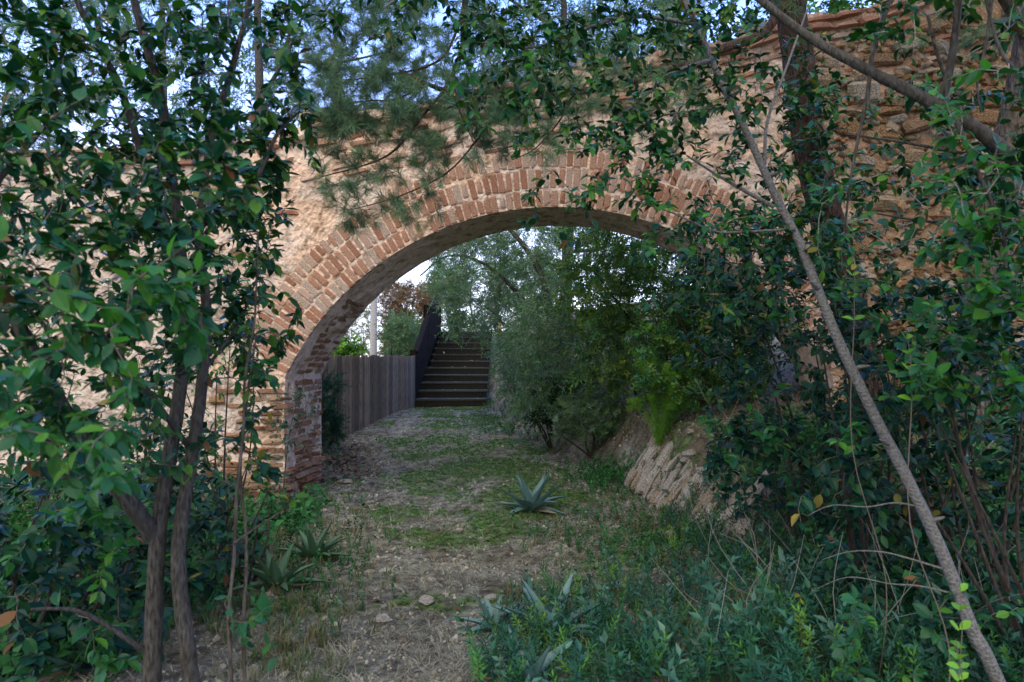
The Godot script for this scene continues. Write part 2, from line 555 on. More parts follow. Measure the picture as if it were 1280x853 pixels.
func H(x: float, z: float) -> float:
	var d := -z
	var y := tab(PATH_Y, d)
	if d > 15.0:
		y = 0.33 + clampf((d - 15.0) * 0.33, 0.0, 1.72) + maxf(d - 22.0, 0.0) * 0.02
	var left := smoothstep(0.0, 1.0, (-2.02 - 0.16 * maxf(0.0, 15.0 - d) - x) / 0.35)      # ground beyond the fence lies lower
	if d > 9.2:
		y = lerpf(y, 0.1 - clampf((d - 12.0) * 0.05, 0.0, 1.2), left)
	var s := x - tab(BANK_X, d)
	if s > 0.0:
		var k := tab(BANK_RISE, d)
		y += k * minf(s, 0.52) + 0.2 * k * clampf(s - 0.52, 0.0, 6.0)
	if d < 9.2 and x < -2.0:
		y += 0.1 * smoothstep(-2.0, -3.5, x)
	var amp := 0.05 if absf(x) < 12.0 else 0.4
	y += noise_a.get_noise_2d(x * 30.0, z * 30.0) * amp
	if absf(x) < 6.0 and d > 2.0 and d < 17.0:
		y += noise_b.get_noise_2d(x * 160.0, z * 160.0) * 0.014 + noise_b.get_noise_2d(x * 700.0, z * 700.0) * 0.006
	return y

func on(x: float, d: float, up := 0.0) -> Vector3:
	return Vector3(x, H(x, -d) + up, -d)

func at_ground(px: float, py: float) -> Vector3:      # where the sight line of that spot meets the ground
	var d := 2.2
	while d < 40.0:
		var p := P(px, py, d)
		if p.y <= H(p.x, p.z):
			return Vector3(p.x, H(p.x, p.z), p.z)
		d += 0.03
	return P(px, py, 40.0)

func axis_values(a: float, b: float, step: float, far: float) -> PackedFloat32Array:
	var o := PackedFloat32Array()
	var x := a
	while x < b:
		o.append(x)
		x += step
	o.append(b)
	var g := step
	x = b
	while x < far:
		g *= 1.35
		x += g
		o.append(x)
	var front := PackedFloat32Array()
	g = step
	x = a
	while x > -far:
		g *= 1.35
		x -= g
		front.append(x)
	front.reverse()
	front.append_array(o)
	return front

func moss_at(x: float, d: float) -> float:      # how green the ground is there
	var m := noise_c.get_noise_2d(x * 40.0, d * 40.0) * 0.9 + noise_b.get_noise_2d(x * 220.0, d * 220.0) * 0.5
	var strip := exp(-pow((x - tab([[3, -1.2], [7, -0.1], [9, -0.35], [12, -0.9], [15, -1.2]], d)) / 1.05, 2.0)) * smoothstep(4.6, 7.0, d)
	return smoothstep(0.2, 0.85, m * 1.2 + strip * 0.8)

func make_ground():
	var xs := axis_values(-5.0, 4.4, 0.055, 900.0)
	var ds := axis_values(2.6, 16.0, 0.06, 900.0)
	var p := PackedVector3Array()
	var c := PackedColorArray()
	for d in ds:
		for x in xs:
			p.append(Vector3(x, H(x, -d), -d))
			var soil := Color(0.50, 0.52, 0.465)
			var k := noise_c.get_noise_2d(x * 90.0 + 700.0, d * 90.0)
			soil = soil.lerp(Color(0.36, 0.32, 0.24), smoothstep(0.0, 0.45, k))
			soil = soil.lerp(Color(0.42, 0.33, 0.24), smoothstep(0.0, 0.3, x - tab(BANK_X, d) + k * 0.4) * 0.75)
			soil = soil.lerp(Color(0.8, 0.77, 0.72), smoothstep(0.1, 0.5, -k) * 0.6)
			soil = soil.lerp(Color(0.25, 0.44, 0.12), moss_at(x, d) * 0.75)
			c.append(soil)
	var s := Shape.new()
	s.grid(p, ds.size(), xs.size(), Vector3.UP, c)
	var o := part("ground", s.done(), M.ground)
	tag(o, "stony earth footpath and banks with patches of moss and dry litter", "ground", "", "structure")

# ------------------------------------------------------------------ the wall with the arch
const TOP := [[-14.0, 3.6], [-4.7, 3.66], [-3.0, 3.7], [-2.3, 3.86], [-1.65, 3.97], [-0.4, 4.2], [0.7, 4.4], [1.47, 4.52], [2.65, 4.76], [4.0, 5.0], [6.0, 5.2], [11.0, 5.5]]

func wall(s: float, y: float, out := 0.0) -> Vector3:
	return wall_mid + wall_u * s + Vector3(0, y, 0) + wall_n * out

func arch_y(s: float) -> float:
	return sqrt(maxf(ARCH_R * ARCH_R - s * s, 0.0))

func wall_top(s: float) -> float:
	return tab(TOP, s) + noise_b.get_noise_2d(s * 180.0, 5.0) * 0.05

func wall_relief(s: float, y: float) -> float:
	var r := sqrt(s * s + y * y)
	var ring := 0.0
	if y > SPRING_Y - 0.1:
		ring = 1.0 - smoothstep(ARCH_R + 0.5, ARCH_R + 0.68, r)
	var calm := lerpf(1.0 if s < 2.5 else 0.9, 0.07, ring)
	var k := noise_a.get_noise_2d(s * 90.0, y * 90.0) * 0.03
	k += noise_b.get_noise_2d(s * 260.0, y * 260.0) * 0.022
	k += noise_b.get_noise_2d(s * 900.0 + 50.0, y * 900.0) * 0.012
	return k * calm - 0.008 * ring

func make_wall():
	var root := thing("arch_wall", "old wall of pinkish brick and rubble with a wide low arch over the path", "wall", wall_mid)
	var back := away(wall_mid)
	var cols := PackedFloat32Array()
	var s := -13.0
	while s < 9.0:
		cols.append(s)
		s += 0.035 if s > -5.6 and s < 4.6 else 0.25
	var body := Shape.new()
	# front and back faces in three strips: left of the opening, over it, right of it
	for strip in [[-13.0, -SPRING_S, false], [-SPRING_S, SPRING_S, true], [SPRING_S, 9.0, false]]:
		var cs := PackedFloat32Array([strip[0]])
		for k in cols:
			if k > strip[0] + 0.01 and k < strip[1] - 0.01:
				cs.append(k)
		cs.append(strip[1])
		for face in [0, 1]:
			var rows := 96 if face == 0 else 12
			var p := PackedVector3Array()
			var tint := PackedColorArray()
			for r in rows:
				for k in cs:
					var lo := arch_y(k) - 0.004 if strip[2] else -0.6
					var hi := wall_top(k)
					var y := lerpf(lo, hi, float(r) / (rows - 1))
					var out := wall_relief(k, y) if face == 0 else -WALL_DEEP - wall_relief(k + 30.0, y)
					p.append(wall(k, y, out))
					var w := noise_c.get_noise_2d(k * 70.0, y * 110.0)
					var q := Color(0.96, 0.80, 0.69).lerp(Color(0.92, 0.87, 0.84), smoothstep(-0.3, 0.3, w))
					if k > 2.3:
						q = q.lerp(Color(0.5, 0.39, 0.28), smoothstep(2.3, 3.1, k + w))
					if k < -2.9:
						q = q.lerp(Color(0.82, 0.8, 0.8), smoothstep(2.7, 3.4, -k + w))
					tint.append(q)
			body.grid(p, rows, cs.size(), wall_n if face == 0 else -wall_n, tint)
	var lid := PackedVector3Array()
	var lid_tint := PackedColorArray()
	for r in 8:
		for k in cols:
			var f := r / 7.0
			lid.append(wall(k, wall_top(k) + 0.06 * sin(PI * f) + noise_b.get_noise_2d(k * 300.0, f * 300.0) * 0.04 * sin(PI * f), lerpf(wall_relief(k, wall_top(k)), -WALL_DEEP - wall_relief(k + 30.0, wall_top(k)), f)))
			lid_tint.append(Color(0.6, 0.5, 0.42))
	body.grid(lid, 8, cols.size(), Vector3.UP, lid_tint)
	part("wall_body", body.done(), M.plaster, root, back)
	# underside of the arch and the two jambs
	var prof: Array = []
	var y0 := -0.5
	while y0 < SPRING_Y - 0.02:
		prof.append(Vector2(-SPRING_S, y0))
		y0 += 0.05
	var a0 := asin(SPRING_S / ARCH_R)
	for k in 121:
		var a := lerpf(-a0, a0, k / 120.0)
		prof.append(Vector2(sin(a) * ARCH_R, cos(a) * ARCH_R))
	y0 = SPRING_Y - 0.05
	while y0 > -0.55:
		prof.append(Vector2(SPRING_S, y0))
		y0 -= 0.05
	var sof := Shape.new()
	var sp := PackedVector3Array()
	for w in 22:
		var out := -WALL_DEEP * w / 21.0
		for q in prof:
			var inw: Vector2 = (Vector2(0, 0.6) - q).normalized() if q.y > SPRING_Y else Vector2(-signf(q.x), 0)
			var k := (noise_a.get_noise_2d(q.x * 120.0 + q.y * 60.0, out * 120.0) * 0.03 + noise_b.get_noise_2d(q.x * 400.0 + q.y * 300.0, out * 400.0) * 0.02) * (0.3 if w == 0 or w == 21 else 1.0)
			var e: Vector2 = q + inw * k
			sp.append(wall(e.x, e.y, out + (wall_relief(q.x, q.y) if w == 0 else 0.0)))
	sof.grid(sp, 22, prof.size(), Vector3.ZERO)
	for k in sof.n.size():      # normals look into the opening
		var to := wall(0, 0.9, -WALL_DEEP * 0.5) - sof.v[k]
		to -= wall_n * to.dot(wall_n)
		if sof.n[k].dot(to) < 0.0:
			sof.n[k] = -sof.n[k]
	part("arch_underside", sof.done(), M.soffit, root, back)
	# three rings of bricks on edge, a few lost or buried in mortar
	var turn := Basis(wall_u, Vector3.UP, wall_n)
	var ring := [[0.0, 0.165], [0.178, 0.2], [0.39, 0.16]]
	for k in 3:
		var pitch: float = 0.072 / (ARCH_R + ring[k][0])
		var a: float = -a0 + 0.02 + (0.4 * pitch if k == 1 else 0.0)
		while a < a0 - 0.01:
			var lost := 0.01 if k < 2 else 0.05
			if a < -0.75:
				lost += 0.05
			if rng.randf() > lost:
				var len_: float = ring[k][1] * R(0.9, 1.05)
				var mid_r: float = ARCH_R + ring[k][0] + ring[k][1] * 0.5 + R(-0.008, 0.008)
				var aa: float = a + R(-0.06, 0.06) * pitch
				var rad := Vector3(sin(aa), cos(aa), 0)
				var at := Vector3(rad.x * mid_r, rad.y * mid_r, 0)
				var deep := R(0.06, 0.08)
				var proud := R(0.005, 0.013)
				var b := Basis(Vector3(0, 0, 1), -aa + R(-0.03, 0.03)) * Basis(Vector3(1, 0, 0), R(-0.03, 0.03))
				b = turn * b * Basis.from_scale(Vector3(R(0.052, 0.064), len_, deep))
				part("voussoir", (G.worn if rng.randf() < 0.4 else G.block)[rng.randi() % 8], M.brick[rng.randi() % 7], root, Transform3D(b, wall(at.x, at.y, proud + wall_relief(at.x, at.y) - deep * 0.5) - wall_mid))
			a += pitch * R(0.96, 1.04)
	# bricks of the left jamb and of the lower underside, bedded flat and then leaning with the arch
	for c in 18:
		var y := -0.04 + c * 0.074
		var z := R(-0.03, 0.05)
		while z < WALL_DEEP - 0.05:
			var L := minf(R(0.2, 0.32), WALL_DEEP - z)
			if rng.randf() < 0.88:
				var dpt := 0.16
				var proud := R(0.008, 0.035) + (0.03 if c < 6 else 0.0)
				var b := turn * Basis(Vector3.UP, R(-0.05, 0.05)) * Basis.from_scale(Vector3(dpt, R(0.05, 0.062), L - 0.015))
				part("brick", G.worn[rng.randi() % 8], M.old_brick[rng.randi() % 4], root, Transform3D(b, wall(-SPRING_S + proud - dpt * 0.5, y, -z - L * 0.5 + 0.02) - wall_mid))
			z += L
		# the same courses seen on the front of the pier
		var sx := 0.0
		for q in (3 if c % 2 == 0 else 2) + (1 if c < 9 else 0):
			var L2 := R(0.14, 0.3)
			if rng.randf() < 0.8:
				var b2 := turn * Basis(Vector3(0, 0, 1), R(-0.03, 0.03)) * Basis.from_scale(Vector3(L2 - 0.015, R(0.048, 0.06), 0.15))
				var at_s := -SPRING_S - 0.01 - sx - L2 * 0.5
				part("brick", G.worn[rng.randi() % 8], M.old_brick[rng.randi() % 4], root, Transform3D(b2, wall(at_s, y, wall_relief(at_s, y) + R(0.006, 0.03) - 0.075) - wall_mid))
			sx += L2
	for c in 13:
		var a := -a0 + 0.012 + c * 0.0255
		var z := 0.26 + R(0, 0.05)
		while z < WALL_DEEP - 0.1:
			var L := minf(R(0.18, 0.3), WALL_DEEP - 0.03 - z)
			if rng.randf() < 0.85 - c * 0.03:
				var rr := ARCH_R + 0.07 - R(0.004, 0.022)
				var b := turn * Basis(Vector3(0, 0, 1), -a) * Basis.from_scale(Vector3(R(0.048, 0.058), 0.15, L - 0.02))
				part("brick", G.worn[rng.randi() % 8], M.old_brick[rng.randi() % 4], root, Transform3D(b, wall(sin(a) * rr, cos(a) * rr, -z - L * 0.5) - wall_mid))
			z += L
	# courses laid flat along the top, following its slope
	for c in 8:
		var sx := -6.6 + R(0, 0.2)
		while sx < 3.6:
			var L := R(0.2, 0.33)
			var gone := 0.1 if c < 3 else 0.3
			if sx < -2.6:
				gone += 0.1 + 0.1 * c
			if rng.randf() > gone:
				var m := sx + L * 0.5
				var y := tab(TOP, m) - 0.05 - c * 0.088 + R(-0.008, 0.008)
				var slope := atan2(tab(TOP, m + 0.1) - tab(TOP, m - 0.1), 0.2)
				if Vector2(m, y).length() > ARCH_R + 0.56:
					var proud: float = [0.045, 0.06, 0.03, 0.02, 0.018, 0.015, 0.014, 0.014][c] + R(-0.012, 0.012)
					var b := turn * Basis(Vector3(0, 0, 1), slope + R(-0.03, 0.03)) * Basis.from_scale(Vector3(L - 0.012, R(0.045, 0.062), 0.22))
					part("coping_brick", G.worn[rng.randi() % 8], M.brick[rng.randi() % 7], root, Transform3D(b, wall(m, y, proud + wall_relief(m, y) - 0.11) - wall_mid))
			sx += L
	# short brick courses let into the left haunch
	for q in [[-3.02, 1.62, 0.3], [-3.0, 1.71, 0.32], [-3.03, 1.8, 0.27], [-2.66, 2.95, 0.26], [-3.4, 2.6, 0.22]]:
		var b := turn * Basis.from_scale(Vector3(q[2], 0.055, 0.2))
		part("brick", G.worn[rng.randi() % 8], M.brick[rng.randi() % 7], root, Transform3D(b, wall(q[0], q[1], 0.015 - 0.1 + wall_relief(q[0], q[1])) - wall_mid))
	# rubble to the right of the arch and a few stones elsewhere
	var laid: Array = []
	var tries := 0
	while laid.size() < 250 and tries < 40000:
		tries += 1
		var sx := R(2.5, 4.95)
		var y := R(1.1, 4.75)
		var w := R(0.12, 0.36) * (1.0 if tries < 700 else 0.5)
		var h := w * R(0.32, 0.8)
		if tries % 40 == 0:
			sx = R(-5.8, -2.8)
			y = R(0.6, 3.5)
		if y > tab(TOP, sx) - 0.3 - h or Vector2(sx, y).length() < ARCH_R + 0.5 + w * 0.4 or (absf(sx) < SPRING_S + 0.3 and y < SPRING_Y + 0.4):
			continue
		var clash := false
		for q in laid:
			if absf(q[0] - sx) < (q[2] + w) * 0.45 and absf(q[1] - y) < (q[3] + h) * 0.45:
				clash = true
				break
		if clash:
			continue
		laid.append([sx, y, w, h])
		var b := turn * Basis(Vector3(0, 0, 1), R(-0.4, 0.35)) * Basis(Vector3(1, 0, 0), R(-0.3, 0.3)) * Basis.from_scale(Vector3(w, h, R(0.12, 0.22)))
		part("stone", G.worn[rng.randi() % 8] if rng.randf() < 0.6 else G.boulder[rng.randi() % 6], M.stone[rng.randi() % 6], root, Transform3D(b, wall(sx, y, wall_relief(sx, y) + R(-0.05, 0.01)) - wall_mid))
	var chips := Copies3D.new()
	for k in 1500:
		var sx := R(2.35, 5.2)
		var y := R(0.9, 4.75)
		if y > tab(TOP, sx) - 0.25 or Vector2(sx, y).length() < ARCH_R + 0.5:
			continue
		var w := R(0.03, 0.12)
		var tone: Color = [Color(0.40, 0.27, 0.15), Color(0.36, 0.30, 0.23), Color(0.28, 0.19, 0.12), Color(0.44, 0.36, 0.27), Color(0.42, 0.24, 0.13)][k % 5]
		chips.put(Transform3D(turn * Basis(Vector3(0, 0, 1), R(-0.7, 0.7)) * Basis(Vector3(0, 1, 0), R(-0.5, 0.5)) * Basis.from_scale(Vector3(w, w * R(0.3, 0.7), R(0.06, 0.14))), wall(sx, y, wall_relief(sx, y) + R(-0.03, 0.02))), vary(tone, 0.25, 0.1))
	joined("small_rubble", G.worn, M.pebble, chips, root, wall_mid)
	# blocks lying on top
	for q in [[-2.42, 0.1, 0.3, 0.17], [-3.35, 0.05, 0.34, 0.14], [-1.5, 0.05, 0.28, 0.12], [0.4, 0.04, 0.34, 0.12], [2.0, 0.05, 0.3, 0.13]]:
		var b := turn * Basis(Vector3.UP, R(-0.3, 0.3)) * Basis.from_scale(Vector3(q[2], q[3], 0.25))
		part("stone", G.worn[rng.randi() % 8], M.pale_stone[rng.randi() % 3], root, Transform3D(b, wall(q[0], tab(TOP, q[0]) + q[1] - 0.03, -0.12) - wall_mid))

# ------------------------------------------------------------------ fence, stairs, pole
func make_fence():
	var a := Vector2(-3.15, 8.6)
	var b := Vector2(-2.02, 14.95)
	var root := thing("board_fence", "weathered grey-brown fence of upright boards beside the path below the stairs", "fence", on(a.x, a.y))
	var n := 56
	var dir := (b - a).normalized()
	var yaw := atan2(dir.y, dir.x)
	for k in n:
		var q := a.lerp(b, (k + 0.5) / n)
		var lo := H(q.x + 0.1, -q.y) - 0.05
		var hi := 1.5 + R(-0.022, 0.018)
		var bs := Basis(Vector3.UP, yaw + R(-0.02, 0.02)) * Basis(Vector3(0, 0, 1), R(-0.008, 0.008)) * Basis.from_scale(Vector3(a.distance_to(b) / n - R(0.012, 0.032), hi - lo, 0.024))
		part("board", G.plank[rng.randi() % 4], M.fence[rng.randi() % 4], root, Transform3D(bs, Vector3(q.x, (lo + hi) * 0.5, -q.y) - root.position + Vector3(R(-0.006, 0.006), 0, 0)))
	for h in [0.75, 1.3]:
		var m := a.lerp(b, 0.5)
		part("rail", G.plank[0], M.fence[2], root, Transform3D(Basis(Vector3.UP, yaw) * Basis.from_scale(Vector3(a.distance_to(b), 0.08, 0.04)), Vector3(m.x - 0.045, h, -m.y - 0.01) - root.position))
	for k in 4:
		var q := a.lerp(b, 0.03 + k * 0.315)
		part("post", G.plank[1], M.fence[0], root, Transform3D(Basis(Vector3.UP, yaw) * Basis.from_scale(Vector3(0.09, 1.7, 0.09)), Vector3(q.x - 0.11, 0.62, -q.y) - root.position))

func make_stairs():
	var base := Vector3(-1.27, 0.42, -15.0)
	var root := thing("wooden_stairs", "dark timber stairs climbing beyond the arch at the end of the path", "stairs", base)
	for k in 11:
		var d := 15.0 + k * 0.46
		var w := 1.46 if k < 5 else 1.4
		var xm := -1.28 + (0.0 if k < 5 else 0.03)
		var y := 0.42 + k * 0.156
		part("riser", G.plank[k % 4], M.riser, root, Transform3D(Basis(Vector3.UP, R(-0.01, 0.01)) * Basis.from_scale(Vector3(w, 0.17, 0.09)), Vector3(xm, y + 0.075, -d) - base))
		part("tread", G.plank[(k + 1) % 4], M.tread, root, Transform3D(Basis(Vector3(0, 0, 1), R(-0.006, 0.006)) * Basis.from_scale(Vector3(w + 0.03, 0.035, 0.46)), Vector3(xm, y + 0.168, -d - 0.17) - base))
	# boarded side rails
	var rail := thing("stair_rail", "black boarded handrail along the side of the timber stairs", "railing", Vector3(-2.03, 0.4, -15.0))
	var n := 22
	for k in n:
		var d := 15.06 + k * 0.235
		var foot := 0.36 + (d - 15.0) * 0.335
		var top := 1.52 + (d - 15.0) * 0.4 if d < 17.4 else 2.62 + (d - 17.4) * 0.22
		part("board", G.plank[k % 4], M.rail, rail, Transform3D(Basis(Vector3.UP, PI / 2) * Basis.from_scale(Vector3(0.22, top - foot, 0.03)), Vector3(-2.02, (foot + top) * 0.5, -d) - rail.position))
	for q in [[15.02, 1.62], [17.35, 2.72], [20.2, 3.3]]:
		var foot: float = 0.3 + (q[0] - 15.0) * 0.335
		part("post", G.plank[1], M.rail, rail, Transform3D(Basis.from_scale(Vector3(0.13, q[1] - foot, 0.13)), Vector3(-2.06, (foot + q[1]) * 0.5, -q[0]) - rail.position))
	for q in [[15.05, 1.57, 17.35, 2.5], [17.4, 2.66, 20.2, 3.26]]:
		var p0 := Vector3(-2.02, q[1], -q[0])
		var p1 := Vector3(-2.02, q[3], -q[2])
		var dr := (p1 - p0).normalized()
		part("handrail", G.plank[2], M.rail, rail, Transform3D(Basis(Vector3.RIGHT, dr.cross(Vector3.LEFT).normalized(), -dr) * Basis.from_scale(Vector3(0.12, 0.06, p0.distance_to(p1))), (p0 + p1) * 0.5 - rail.position))
	var pan := thing("dark_board_panel", "short dark timber panel standing at the head of the stairs", "panel", Vector3(-1.62, 2.0, -20.6))
	for k in 3:
		part("board", G.plank[k], M.rail, pan, Transform3D(Basis.from_scale(Vector3(0.09, 0.75, 0.05)), Vector3(-0.1 + k * 0.1, 0.33, 0)))
	var post := thing("yellow_post", "small yellow post in the bushes past the top of the stairs", "post", Vector3(-0.36, 2.0, -21.4))
	part("shaft", G.plank[0], surface(lin(0.6, 0.42, 0.12), 0.7), post, Transform3D(Basis.from_scale(Vector3(0.09, 0.62, 0.09)), Vector3(0, 0.28, 0)))
	part("cap", G.block[1], surface(lin(0.6, 0.42, 0.12), 0.7), post, Transform3D(Basis.from_scale(Vector3(0.12, 0.05, 0.12)), Vector3(0, 0.6, 0)))

func make_pole():
	var at := Vector3(-4.62, -0.6, -24.0)
	var root := thing("utility_pole", "pale wooden utility pole standing beyond the board fence", "pole", at)
	var s := Shape.new()
	s.tube(PackedVector3Array([Vector3.ZERO, Vector3(0, 2.6, 0), Vector3(0.02, 5.4, 0), Vector3(0.03, 7.2, 0)]), PackedFloat32Array([0.13, 0.12, 0.105, 0.09]), 10)
	part("shaft", s.done(), M.pole, root)
	part("crossarm", G.plank[0], M.fence[1], root, Transform3D(Basis.from_scale(Vector3(1.3, 0.1, 0.1)), Vector3(0.02, 6.8, 0.12)))
	for k in [-0.5, 0.0, 0.5]:
		var q := Shape.new()
		q.tube(PackedVector3Array([Vector3(k, 6.85, 0.12), Vector3(k, 6.93, 0.12), Vector3(k, 7.0, 0.12)]), PackedFloat32Array([0.03, 0.05, 0.03]), 8)
		part("insulator", q.done(), M.riser, root)

# ------------------------------------------------------------------ woody plants
# Grows twigs from the limbs to every target; returns twig shape and the twig ends as [tip, direction, path]
func grow(limbs: Array, targets: Array, seg: float, thick: float, droop := 0.0) -> Dictionary:
	var pos := PackedVector3Array()
	for l in limbs:
		var k0: int = int(l.size() * 0.3)
		for k in l.size():
			if k >= k0:
				pos.append(l[k])
	var n0 := pos.size()
	var order: Array = []
	for t in targets:
		var best := 1e9
		for k in range(0, n0, 2):
			best = minf(best, pos[k].distance_squared_to(t))
		order.append([best, t])
	order.sort_custom(func(a, b): return a[0] < b[0])
	var twigs := Shape.new()
	var ends: Array = []
	for o in order:
		var t: Vector3 = o[1]
		var best := 1e9
		var from := Vector3.ZERO
		for k in pos.size():
			var d := pos[k].distance_squared_to(t)
			if d < best:
				best = d
				from = pos[k]
		var L := sqrt(best)
		if L < 0.01:
			continue
		var n := clampi(int(L / seg) + 1, 2, 12)
		var bend := Vector3(R(-0.18, 0.18), R(-0.1, 0.22) - droop, R(-0.18, 0.18)) * L
		var path := PackedVector3Array([from])
		for k in n:
			var f := float(k + 1) / n
			var q := from.lerp(t, f) + bend * sin(PI * f) + (rdir() * seg * 0.12 if k < n - 1 else Vector3.ZERO)
			path.append(q)
			if k < n - 1 or L > 0.1:
				pos.append(q)
		var r0 := thick * (1.0 + L * 1.3)
		twigs.tube(path, radii(path.size(), r0, thick * 0.45), 4 if r0 < 0.006 else 6)
		ends.append(path)
	return {"twigs": twigs, "ends": ends}

func zone(a: Array) -> Array:      # random points: [px0, px1, py0, py1, depth0, depth1, count]
	var o: Array = []
	for z in a:
		for k in int(z[6]):
			o.append(P(R(z[0], z[1]), R(z[2], z[3]), R(z[4], z[5])))
	return o

# opposite leaves along the ends of the twigs
func leaves_on(ends: Array, per: int, size: float, cols: Array, flat := 0.8) -> Array:
	var o: Array = []
	for path in ends:
		var m: int = path.size()
		var count := maxi(2, per + rng.randi_range(-2, 2))
		var len_ := 0.0
		for k in m - 1:
			len_ += path[k].distance_to(path[k + 1])
		var back := minf(len_, size * 0.42 * count)
		var a := R(0, TAU)
		for k in count:
			var pair := k / 2
			var w := back * (float(pair) / maxf(1.0, ceilf(count / 2.0) - 0.5))
			var left := w
			var at: Vector3 = path[m - 1]
			var dir: Vector3 = (path[m - 1] - path[m - 2]).normalized()
			for q in range(m - 1, 0, -1):
				var sl: float = path[q].distance_to(path[q - 1])
				if left <= sl:
					at = path[q].lerp(path[q - 1], left / maxf(sl, 1e-5))
					dir = (path[q] - path[q - 1]).normalized()
					break
				left -= sl
			var x := dir.cross(Vector3(0.2, 1, 0.1)).normalized()
			var y := x.cross(dir)
			var an := a + pair * 1.45 + (PI if k % 2 else 0.0) + R(-0.4, 0.4)
			var side := x * cos(an) + y * sin(an) * 0.55
			var ld := (side + dir * (0.55 if pair > 0 else 1.0) + Vector3(0, R(-0.5, 0.2), 0)).normalized()
			var up := Vector3(R(-0.55, 0.55), flat, R(-0.25, 0.75))
			var L := size * R(0.45, 1.2) * (0.75 if pair == 0 else 1.0)
			var c: Color = cols[rng.randi() % cols.size()]
			if rng.randf() < 0.025:
				c = Color(0.17, 0.15, 0.03) if rng.randf() < 0.6 else Color(0.13, 0.065, 0.03)
			o.append([frame(at, ld, up, Vector3(L * R(0.85, 1.15), L, L)), vary(c, 0.25, 0.08)])
	return o

# a broadleaf thing: stems, twigs, the nearest leaves one by one and the rest as foliage
func broadleaf(called: String, label: String, category: String, group: String, limbs: Array, targets: Array, o: Dictionary) -> Node3D:
	var base: Vector3 = limbs[0][0][0]
	var root := thing(called, label, category, base, group)
	var paths: Array = []
	for l in limbs:
		var s := Shape.new()
		s.tube(l[0], radii(l[0].size(), l[1], l[2]), 12 if l[1] > 0.02 else 7, 0.09)
		part(l[3] if l.size() > 3 else "branch", s.done(), o.get("bark", M.bark_mid), root, away(base))
		paths.append(l[0])
	var g := grow(paths, targets, o.get("seg", 0.09), o.get("thick", 0.0022), o.get("droop", 0.0))
	if g.ends.size():
		part("twigs", g.twigs.done(), o.get("twig", M.twig), root, away(base), "stuff")
	var lv := leaves_on(g.ends, o.get("per", 8), o.get("size", 0.06), o.get("cols", LEAF_COLS), o.get("flat", 0.8))
	var eye := Vector3(0, EYE, 0)
	var single: int = o.get("single", 0)
	if single:
		lv.sort_custom(func(a, b): return a[0].origin.distance_squared_to(eye) < b[0].origin.distance_squared_to(eye))
	var shown := 0
	var cp := Copies3D.new()
	for q in lv:
		var x: Transform3D = q[0]
		var p := x.origin - eye
		var inside: bool = p.z < -0.5 and absf(p.x / -p.z) < 0.73 and absf((p.y + 0.02 * p.z) / -p.z) < 0.49
		if shown < single and inside:
			shown += 1
			part("leaf", G.leaf[shown % 5], M.leaf_kinds[rng.randi() % 6 if rng.randf() < 0.6 else rng.randi() % 5], root, Transform3D(x.basis, x.origin - base))
		else:
			cp.put(x, q[1])
	if cp.x.size():
		joined("foliage", G.leaf, o.get("leaf_mat", M.leaf), cp, root, base)
	return root

# a plant whose twig ends carry ready-made sprays
func sprayed(called: String, label: String, category: String, group: String, limbs: Array, targets: Array, mesh: Mesh, o: Dictionary) -> Node3D:
	var base: Vector3 = limbs[0][0][0]
	var root := thing(called, label, category, base, group)
	var paths: Array = []
	for l in limbs:
		var s := Shape.new()
		s.tube(l[0], radii(l[0].size(), l[1], l[2]), 12 if l[1] > 0.05 else 7, o.get("lump", 0.06))
		part(l[3] if l.size() > 3 else "branch", s.done(), o.get("bark", M.bark_mid), root, away(base))
		paths.append(l[0])
	var g := grow(paths, targets, o.get("seg", 0.2), o.get("thick", 0.003), o.get("droop", 0.0))
	part("twigs", g.twigs.done(), o.get("twig", M.twig), root, away(base), "stuff")
	var cp := Copies3D.new()
	var per: int = o.get("per", 5)
	var size: float = o.get("size", 1.0)
	var cols: Array = o.get("cols", LEAF_COLS)
	for path in g.ends:
		var m: int = path.size()
		for k in per:
			var w := rng.randf() * minf(1.0, 3.0 / m)
			var f := (m - 1) * (1.0 - w) if k > 0 else m - 1.0
			var a := clampi(int(f), 0, m - 2)
			var at: Vector3 = path[a].lerp(path[a + 1], f - a)
			var dir: Vector3 = (path[a + 1] - path[a]).normalized()
			dir = (dir * o.get("along", 0.6) + rdir() * o.get("loose", 1.0) + Vector3(0, o.get("rise", 0.1), 0)).normalized()
			cp.put(frame(at, dir, rdir() + Vector3(0, 0.3, 0), Vector3.ONE * size * R(0.65, 1.25)), vary(cols[rng.randi() % cols.size()], 0.28, 0.1))
	if o.get("far", false):
		many("foliage", mesh, o.get("leaf_mat", M.leaf_matt), cp, root, base)
	else:
		joined("foliage", [mesh], o.get("leaf_mat", M.leaf_matt), cp, root, base)
	return root

const LEAF_COLS := [Color(0.018, 0.085, 0.030), Color(0.013, 0.068, 0.034), Color(0.030, 0.115, 0.026), Color(0.011, 0.052, 0.030), Color(0.020, 0.09, 0.044), Color(0.06, 0.15, 0.022)]
const DARK_COLS := [Color(0.009, 0.044, 0.028), Color(0.013, 0.06, 0.034), Color(0.008, 0.035, 0.026), Color(0.02, 0.075, 0.028)]
const OLIVE_COLS := [Color(0.14, 0.22, 0.14), Color(0.11, 0.20, 0.105), Color(0.17, 0.235, 0.16), Color(0.10, 0.20, 0.07)]
const GREEN_COLS := [Color(0.06, 0.17, 0.05), Color(0.09, 0.19, 0.035), Color(0.045, 0.13, 0.055), Color(0.10, 0.19, 0.04)]
const YOUNG_COLS := [Color(0.11, 0.24, 0.06), Color(0.17, 0.26, 0.05), Color(0.08, 0.20, 0.08), Color(0.17, 0.26, 0.06)]
